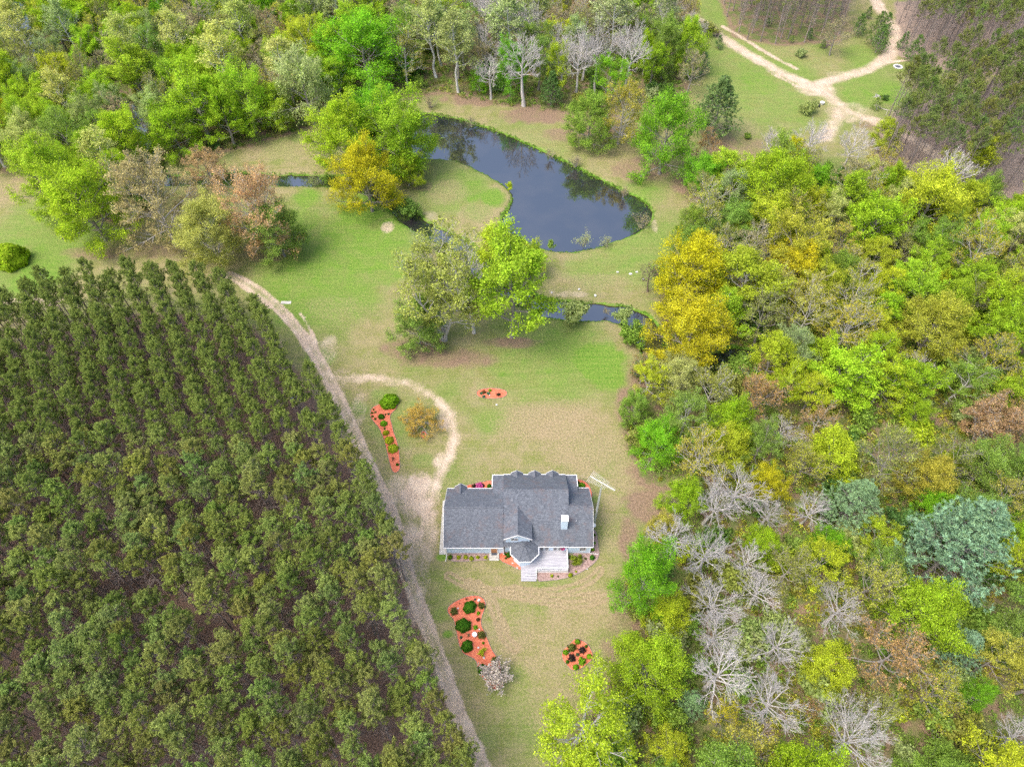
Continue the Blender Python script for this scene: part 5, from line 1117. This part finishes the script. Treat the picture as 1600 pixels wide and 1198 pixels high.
# low back roofs with white edges
for x0, x1, sgn in ((-3.35, -1.43, -1), (9.29, 11.2, 1)):
    b = BM(); b.slab([(x0, 60.0, 4.2), (x1, 60.0, 4.2), (x1, 64.65, 3.02), (x0, 64.65, 3.02)], .14); o = hp(b.out('low_back_roof', M_ROOF))
    t = BM(); t.box(x0 - .02, x1 + .02, 64.655, 64.79, 2.82, 3.0); xe = x0 - .13 if sgn < 0 else x1 + .003
    t.hexa([(xe, 62.0, 3.45), (xe + .13, 62.0, 3.45), (xe + .13, 64.79, 2.8), (xe, 64.79, 2.8), (xe, 62.0, 3.68), (xe + .13, 62.0, 3.68), (xe + .13, 64.79, 3.03), (xe, 64.79, 3.03)]); t.out('gutter_trim', M_WHITE, o)
# gables: (centre x, half width, front y of the gable, y where the ridge dies, ridge z, eave z, direction)
def gable(cx, hw, yg, yend, ze, zr_, d, wall_bottom, win=True, valley=None, zend=None):
    o = BM(); zend = zr_ if zend is None else zend
    for sx in (-1, 1):
        o.slab([(cx + sx * hw, yg, ze), (cx, yg, zr_), (cx, yend, zend), (cx + sx * hw, valley, ze)], .12)
    r_ = hp(o.out('gable_roof', M_ROOF))
    c = BM()
    for sx in (-1, 1): c.slab([(cx, yg, zr_ + .05), (cx + sx * .13, yg, zr_ - .03), (cx + sx * .13, yend, zend - .03), (cx, yend, zend + .05)], .05)
    c.out('ridge_cap', M_ROOF, r_)
    yy = yg + d * .35; w = BM(); iw = hw - .38 if hw > 1.5 else hw - .15
    w.prism([(cx - iw, wall_bottom), (cx + iw, wall_bottom), (cx + iw, ze - .02), (cx, zr_ - .18), (cx - iw, ze - .02)], 'y', yy, yy + d * .12); w.out('gable_wall', M_WALL, r_)
    t = BM()
    for sx in (-1, 1):
        ya, yb_ = yg - d * .004 - d * .07, yg - d * .004
        t.hexa([(cx + sx * hw, ya, ze - .2), (cx, ya, zr_ - .2), (cx, yb_, zr_ - .2), (cx + sx * hw, yb_, ze - .2), (cx + sx * hw, ya, ze + .0), (cx, ya, zr_ + .0), (cx, yb_, zr_ + .0), (cx + sx * hw, yb_, ze + .0)])
        if hw > 1.5: t.box(*sorted((cx + sx * hw, cx + sx * (hw - .45))), *sorted((yg, yg + d * .3)), ze - .22, ze - .13)
    t.out('barge_board', M_WHITE, r_); return r_
gable(.93, 2.32, 51.45, 56.75, 5.1, 6.6, 1, 3.3, valley=54.4)
for cx in (.85, 3.95, 7.05): gable(cx, 1.1, 64.95, 63.1, 3.2, 4.12, -1, 2.7, valley=64.62)
gable(-8.8, 1.1, 62.3, 60.2, 3.1, 4.2, -1, 2.6, valley=61.8)
# windows and doors on the side that faces the camera
def window(x0, x1, z0, z1, y, cols=1, rows_=1, d=-1, name='window'):
    f = BM(); t = .09; a, b_ = (y - .05, y + .03) if d < 0 else (y - .03, y + .05)
    f.box(x0, x1, a, b_, z0, z0 + t); f.box(x0, x1, a, b_, z1 - t, z1); f.box(x0, x0 + t, a, b_, z0 + t, z1 - t); f.box(x1 - t, x1, a, b_, z0 + t, z1 - t)
    for i in range(1, cols): xc = x0 + (x1 - x0) * i / cols; f.box(xc - .025, xc + .025, a, b_, z0 + t, z1 - t)
    o = hp(f.out(name, M_WHITE))
    for i in range(1, rows_):
        zc = z0 + (z1 - z0) * i / rows_; m = BM(); m.box(x0 + t, x1 - t, a + .01, b_ - .015, zc - .02, zc + .02); m.out('glazing_bar', M_WHITE, o)
    g_ = BM(); g_.box(x0 + t, x1 - t, y - .012, y + .012, z0 + t, z1 - t); g_.out('pane', M_GLASS, o); return o
window(-.2, 1.0, 4.0, 4.95, 51.76, 2, 2)
for x in (4.55, 5.35, 6.75, 7.55): window(x, x + .74, .85, 2.75, 51.56, 1, 3, name='glazed_door')
window(11.1, 12.2, 1.1, 2.3, 51.40, 2, 2)
d = BM(); d.box(-3.45, -2.45, 51.36, 51.44, .35, 2.5); o = hp(d.out('side_door', M_ORANGE)); d = BM(); d.box(-3.56, -3.452, 51.35, 51.44, .3, 2.6); d.box(-2.448, -2.34, 51.35, 51.44, .3, 2.6); d.box(-3.56, -2.34, 51.35, 51.44, 2.605, 2.72); d.out('door_frame', M_WHITE, o)
d = BM(); d.bar((-2.6, 51.30, 1.35), (-2.6, 51.36, 1.35), .04); d.out('handle', M_METAL, o)
d = BM(); d.box(-3.75, -2.15, 50.55, 51.43, 0, .30); d.box(-3.75, -2.15, 50.1, 50.545, 0, .16); hp(d.out('door_step', M_CONC)); 
x_, y_ = -2.95, 50.95; d = BM(); d.box(-3.4, -2.5, 50.95, 51.38, .303, .325); tag(d.out('doormat', M_DARK), 'dark doormat on the concrete step at the side door', 'doormat')
# garage doors on the drive side, back door and windows
for y0 in (52.4, 57.2):
    d = BM(); d.box(-10.92, -10.865, y0, y0 + 3.4, .02, 2.35); o = hp(d.out('garage_door', M_WHITE))
    for i in range(1, 4): q_ = BM(); q_.box(-10.935, -10.922, y0 + .05, y0 + 3.35, .02 + i * .58 - .02, .02 + i * .58 + .01); q_.out('panel_joint', M_METAL, o)
for x in (-.1, 1.5, 3.2, 5.2, 7.4): window(x, x + .95, .9, 2.2, 64.24, 2, 2, 1)
for x in (-8.5, -5.4): window(x, x + 1.1, 1., 2.2, 61.64, 2, 2, 1)
# bay with an eight-sided roof
bx_, by_ = 2.05, 50.85
def octo(r_, z, k=8, off=math.pi / 8): return [(bx_ + r_ * math.cos(off + 2 * math.pi * i / k), by_ + r_ * math.sin(off + 2 * math.pi * i / k), z) for i in range(k)]
b = BM(); lo, hi = octo(1.92, 0), octo(1.92, 2.92); n_ = 8
A = [b.b.verts.new(p) for p in lo]; B_ = [b.b.verts.new(p) for p in hi]
for i in range(8): b.b.faces.new((A[i], A[(i + 1) % 8], B_[(i + 1) % 8], B_[i]))
b.b.faces.new(B_); b.b.faces.new(A[::-1]); hp(b.out('bay_wall', M_WALL))
b = BM(); E8 = octo(2.42, 3.0); ap = (bx_, by_ - .05, 4.35)
for i in range(8): b.slab([E8[i], E8[(i + 1) % 8], ap], .12)
bo = hp(b.out('bay_roof', M_ROOF)); c = BM()
for p in E8: c.bar((p[0], p[1], p[2] + .01), (ap[0], ap[1], ap[2] + .01), .055, 5)
c.out('hip_cap', M_ROOF, bo); t = BM(); O1, O2 = octo(2.43, 0), octo(2.56, 0)
for i in range(8):
    a, b1, c1, d1 = O1[i], O1[(i + 1) % 8], O2[(i + 1) % 8], O2[i]
    if (a[1] + b1[1]) / 2 < 51.0: t.hexa([(a[0], a[1], 2.8), (b1[0], b1[1], 2.8), (c1[0], c1[1], 2.8), (d1[0], d1[1], 2.8), (a[0], a[1], 2.97), (b1[0], b1[1], 2.97), (c1[0], c1[1], 2.97), (d1[0], d1[1], 2.97)])
t.out('gutter', M_WHITE, bo)
# chimney and vents
c = BM(); c.box(8.0, 9.0, 53.5, 54.5, 4.4, 7.3); ch = hp(c.out('chimney', M_WALL)); c = BM(); c.box(7.93, 9.07, 53.43, 54.57, 7.303, 7.42); c.out('chimney_cap', M_WHITE, ch)
c = BM(); c.bar((8.5, 54.0, 7.42), (8.5, 54.0, 7.62), .15, 10); c.out('flue', M_METAL, ch)
for x, y, z in ((.05, 57.4, 7.0), (10.55, 54.6, 5.2)):
    c = BM(); c.bar((x, y, z - .2), (x, y, z + .42), .07, 8); v = hp(c.out('vent_pipe', M_WHITE)); c = BM(); c.bar((x, y, z + .425), (x, y, z + .45), .05, 8); c.out('vent_mouth', M_DARK, v)
# downspouts
for a_ in (((-10.8, 51.36, 2.8), (-10.8, 51.36, .15), (-10.95, 49.95, .08)), ((12.9, 51.36, 2.8), (12.9, 51.36, .15), (14.3, 51.25, .08)), ((-1.35, 51.3, 2.8), (-1.35, 51.36, .2), (-1.35, 51.1, .12))):
    c = BM(); c.bar(a_[0], a_[1], .055); c.bar(a_[1], a_[2], .06); hp(c.out('downspout', M_WHITE))
# meter boxes / dish on the end wall
c = BM(); c.box(13.0, 13.18, 54.6, 55.1, 1.2, 2.0); hp(c.out('meter_box', M_METAL))
dish = lathe('dish', [(.02, 0), (.15, .02), (.28, .07), (.36, .14), (.35, .15), (.27, .09), (.02, .03)], M_WHITE, house, (13.55 - HX, 55.0 - HY, 3.1)); dish.rotation_euler = (.5, .5, 0)
c = BM(); c.bar((13.2, 55.0, 2.7), (13.52, 55.0, 3.1), .03); hp(c.out('dish_arm', M_METAL))
# deck
DX0, DX1, DY0, DY1, DZ = 3.95, 9.15, 48.0, 51.57, .80
d = BM(); d.slab([(2.4, 48.9, DZ), (3.95, 48.0, DZ), (DX1, DY0, DZ), (DX1, DY1, DZ), (3.2, DY1, DZ)], .12); dk = d.out('deck', M_DECK); hp(dk)
d = BM(); d.box(DX0, DX1, DY0 + .01, DY0 + .05, .02, DZ - .125); d.box(DX1 - .05, DX1 - .01, DY0 + .06, DY1 - .1, .02, DZ - .125); sk = hp(d.out('deck_skirt', M_WHITE))
for i in range(4):
    s_ = BM(); o_ = .34 * i; z1 = .19 * (i + 1); s_.box(1.47 + o_, 3.93, 46.54 + o_, 49.6 - .002 * i, z1 - .185, z1); hp(s_.out('deck_step', M_DECK))
def rail(a, b, z, n):
    r_ = BM(); r_.bar((a[0], a[1], z + .95), (b[0], b[1], z + .95), .075, 4); r_.bar((a[0], a[1], z + .12), (b[0], b[1], z + .12), .035, 4)
    for i in range(n + 1):
        f = i / n; x, y = a[0] + (b[0] - a[0]) * f, a[1] + (b[1] - a[1]) * f; r_.bar((x, y, z + (0 if i % 8 == 0 else .12)), (x, y, z + (1.05 if i % 8 == 0 else .95)), .055 if i % 8 == 0 else .02, 4)
    return hp(r_.out('railing', M_WHITE))
rail((DX0, DY0 + .08), (DX1 - .08, DY0 + .08), DZ, 32); rail((DX1 - .08, DY0 + .1), (DX1 - .08, DY1 - .1), DZ, 24)
r_ = BM(); r_.bar((3.93, 48.0, 1.75), (3.93, 46.6, 1.05), .05, 4); r_.bar((3.93, 46.6, 0), (3.93, 46.6, 1.1), .05, 4); hp(r_.out('stair_rail', M_WHITE))
e = empty('hanging_basket', (8.35, 51.35, 1.7), 0, 'pink flower basket hanging beside the glazed doors over the deck', 'flower basket')
lathe('pot', [(.12, 0), (.22, .22), (.20, .22), (.02, .18)], M_DARK, e); c = BM(); c.bar((8.35, 51.35, 1.9), (8.35, 51.35, 2.9), .012, 4); h_ = c.out('hook', M_METAL, e); h_.location = (-8.35, -51.35, -1.7)
r = np.random.RandomState(3); gg = Geo(); dd = unit(r.normal(size=(260, 3))); gg.leaves(dd * [.34, .34, .26] + [0, 0, .34], .13, r, 1.0, dd, .9); fl = link('blossom', gg.mesh('basket_flowers', M_LEAF), e); fl.color = (*PK, 1)
# concrete apron
d = BM(); d.box(-12.1, -10.95, 51.2, 61.3, .01, .06); tag(d.out('concrete_apron', M_CONC), kind='structure')
# antenna mast
mx, my, mh = 13.95, 56.35, 13.8
ant = empty('antenna_mast', (mx, my, 0), 0, 'tall lattice mast with a white comb-like television antenna beside the house end', 'antenna')
c = BM(); P3 = [(.16 * math.cos(a), .16 * math.sin(a)) for a in (.3, 2.39, 4.49)]
for p in P3: c.bar((p[0], p[1], 0), (p[0] * .8, p[1] * .8, mh - 1.2), .028, 5)
nz = 30
for i in range(nz):
    z0, z1 = (mh - 1.2) * i / nz, (mh - 1.2) * (i + 1) / nz
    for j in range(3):
        a, b_ = P3[j], P3[(j + 1) % 3]; c.bar((a[0], a[1], z0), (b_[0], b_[1], z1), .012, 3); c.bar((a[0], a[1], z1), (b_[0], b_[1], z1), .010, 3)
c.out('mast', M_METAL, ant); c = BM(); c.bar((0, 0, mh - 1.6), (0, 0, mh + .15), .03, 6); c.out('pole', M_METAL, ant)
a_, b_ = Vector((12.3 - mx, 57.95 - my, mh)), Vector((15.95 - mx, 55.4 - my, mh)); dr = (b_ - a_).normalized(); pr_ = Vector((-dr.y, dr.x, 0)); L = (b_ - a_).length
c = BM(); c.bar(a_, b_, .045, 6); c.out('boom', M_ALU, ant)
for i in range(13):
    f = i / 12 * .66; q_ = a_ + dr * L * f; hl = 1.15 - .5 * f; c = BM(); c.bar(q_ - pr_ * hl + Vector((0, 0, .03)), q_ + pr_ * hl + Vector((0, 0, .03)), .017, 5); c.out('element', M_ALU, ant)
for i in range(7):
    q_ = a_ + dr * L * (.70 + .045 * i); c = BM(); hl = .42 - .02 * i; c.bar(q_ - pr_ * hl + Vector((0, 0, .04)), q_ + pr_ * hl + Vector((0, 0, .04)), .012, 5); c.out('short_element', M_ALU, ant)

# ------------------------------------------------------------------ small things on the ground
def lump(name, u, v, label, cat, parts):
    x, y = at(u, v); e = empty(name, (x, y, 0), 0, label, cat); parts(e); return e
M_RUB = simple('rubber', (.03, .03, .03), (.05, .05, .05), 5)
def tyre(e):
    prof = [(.85 + .30 * math.cos(t), .30 + .28 * math.sin(t)) for t in np.linspace(0, 6.283, 13)[:-1]]; k = 28; bm = bmesh.new()
    R_ = [[bm.verts.new((r_ * math.cos(2 * math.pi * j / k), r_ * math.sin(2 * math.pi * j / k), z)) for j in range(k)] for r_, z in prof]
    for i in range(len(R_)):
        A, B = R_[i], R_[(i + 1) % len(R_)]
        for j in range(k): bm.faces.new((A[j], A[(j + 1) % k], B[(j + 1) % k], B[j]))
    me = bpy.data.meshes.new('tyre'); bm.to_mesh(me); bm.free(); me.materials.append(M_RUB); link('tread', me, e)
lump('tractor_tyre', 1275, 165.5, 'big black tyre lying flat on the grass of the clearing', 'tyre', tyre)
def tub(e): lathe('shell', [(.42, 0), (.55, .55), (.60, .58), (.52, .52), (.38, .1), (.02, .08)], M_WHITE, e); lathe('rim', [(.58, .57), (.64, .57), (.64, .62), (.58, .62)], M_WHITE, e)
lump('plastic_tub', 1284, 163, 'white tub on the grass beside the big black tyre', 'tub', tub)
def ring(e):
    r = random.Random(5)
    for i in range(13):
        a = i * 6.283 / 13; bm = bmesh.new(); bmesh.ops.create_icosphere(bm, subdivisions=2, radius=.3)
        for q in bm.verts: q.co = Vector((q.co.x * r.uniform(.9, 1.2), q.co.y * r.uniform(.8, 1.1), q.co.z * .7))
        me = bpy.data.meshes.new('stone'); bm.to_mesh(me); bm.free(); me.materials.append(M_STONE); link('stone', me, e, (1.15 * math.cos(a), 1.15 * math.sin(a), .12), a)
    lathe('ash', [(.95, .01), (.95, .05), (.02, .07)], M_DARK, e)
lump('fire_ring', 1403, 105, 'ring of pale stones around dark ash near the tall pine stand', 'fire pit', ring)
def slab_(e): b = BM(); b.box(-1.1, 1.1, -.4, .4, 0, .10); b.out('slab_top', M_CONC, e); b = BM(); b.box(-.95, -.75, -.3, .3, -.1, 0); b.box(.75, .95, -.3, .3, -.1, 0); b.out('footing', M_CONC, e)
lump('concrete_slab', 447, 473, 'pale concrete slab lying on the lawn beside the twin-rut track', 'slab', slab_)
def logs(name, u, v, label, n, L_, seed, col=(.25, .20, .17), cat='brush pile'):
    x, y = at(u, v); e = empty(name, (x, y, 0), 0, label, cat); r = np.random.RandomState(seed)
    for k in range(n):
        gg = Geo(); a = r.rand() * 3.14; l = L_ * (.5 + .6 * r.rand()); c0 = r.normal(size=2) * L_ * .22; z = .08 + .05 * k * r.rand(); n3 = 5; t = np.linspace(-.5, .5, n3)
        p = np.stack([c0[0] + np.cos(a) * l * t, c0[1] + np.sin(a) * l * t, z + .05 * np.sin(t * 6)], -1); rr = np.linspace(.10, .05, n3) * (.7 + .6 * r.rand())
        gg.prisms(p[:-1], p[1:], rr[:-1], rr[1:], 6); o = link('branch', gg.mesh('branch', M_BARK), e); o.color = (*col, 1)
logs('brush_pile', 102, 370, 'small pile of dead branches on the meadow below the lime maples', 12, 1.8, 4); logs('brush_pile', 445, 189, 'long heap of grey dead branches at the wood edge under the willow', 22, 4.5, 6)
logs('brush_pile', 1290, 71, 'dark brush heap in the upper clearing beside the lone tan tree', 12, 3.0, 7); logs('fallen_log', 1386, 175, 'weathered logs lying at the foot of the tall pine stand', 4, 4.5, 8, (.55, .50, .45), 'log'); logs('brush_pile', 1370, 152, 'white dead brush beside the leaning small pine', 8, 1.8, 9, (.6, .58, .56))
def post(e): b = BM(); b.box(-.07, .07, -.07, .07, 0, 1.5); b.out('shaft', M_WHITE, e); b = BM(); b.box(-.11, .11, -.11, .11, 1.503, 1.6); b.out('cap', M_WHITE, e)
lump('white_post', 3, 392, 'white post in front of the clipped lime shrub at the picture edge', 'post', post)
def drum(e): lathe('drum', [(.30, 0), (.31, .3), (.30, .6), (.31, .88), (.05, .90)], simple('blue_plastic', (.35, .50, .65), (.5, .62, .75), 3, .5), e); lathe('lid', [(.31, .885), (.34, .885), (.34, .93), (.02, .95)], M_WHITE, e)
lump('plastic_drum', 456, 622, 'pale blue drum standing between the plantation pines near the track', 'drum', drum)

# ------------------------------------------------------------------ labels that single out every wood tree
LM = [t for t in TREES if t['nick']]
used = {}
for o in COL.objects:
    if o.get('label'): used[o['label']] = used.get(o['label'], 0) + 1
def px(t): return proj(t['x'], t['y'], t['h'] * CROWN_Z[t['kind']])
for t in TREES: t['px'] = px(t)
DIRS = ['right of', 'up and right of', 'above', 'up and left of', 'left of', 'down and left of', 'below', 'down and right of']
for t in TREES:
    if t['label']: continue
    u, v = t['px']; near_ = sorted(LM, key=lambda q: math.hypot(q['px'][0] - u, q['px'][1] - v))[:14]
    size = '' if t['kind'] == 'shrub' else ('small ' if t['w'] < 7.4 else ('large ' if t['w'] > 9.6 else ''))
    colr = '' if t['kind'] == 'bare' else (t['color'] + ' ')
    if t['kind'] == 'bare': colr = 'grey '
    base = f"{size}{colr}{KIND_TXT[t['kind']][0]}"
    lab = None
    for pre in ('just', 'well', 'far'):
        for q in near_:
            du, dv = u - q['px'][0], q['px'][1] - v; dist = math.hypot(du, dv); w_ = 'just' if dist < 60 else ('well' if dist < 140 else 'far')
            if w_ != pre: continue
            dn = DIRS[int(round(math.degrees(math.atan2(dv, du)) / 45)) % 8]
            l = f"{base} {w_} {dn} the {q['nick']}"
            if l not in used and len(l.split()) <= 16: lab = l; break
        if lab: break
    if not lab:
        q1, q2 = near_[0], near_[1]; lab = f"{base} near the {q1['nick']} and {q2['nick']}"
        while lab in used: lab = lab.replace(base, 'another ' + base, 1) if 'another' not in lab else lab + ' too'
    used[lab] = 1; t['o']['label'] = lab; t['o']['group'] = 'trees and bushes of the ' + (t['region'] or 'woods')

print('trees', len(TREES), {k: sum(1 for t in TREES if t['kind'] == k) for k in PROTO}, 'pine rest', len(rest))
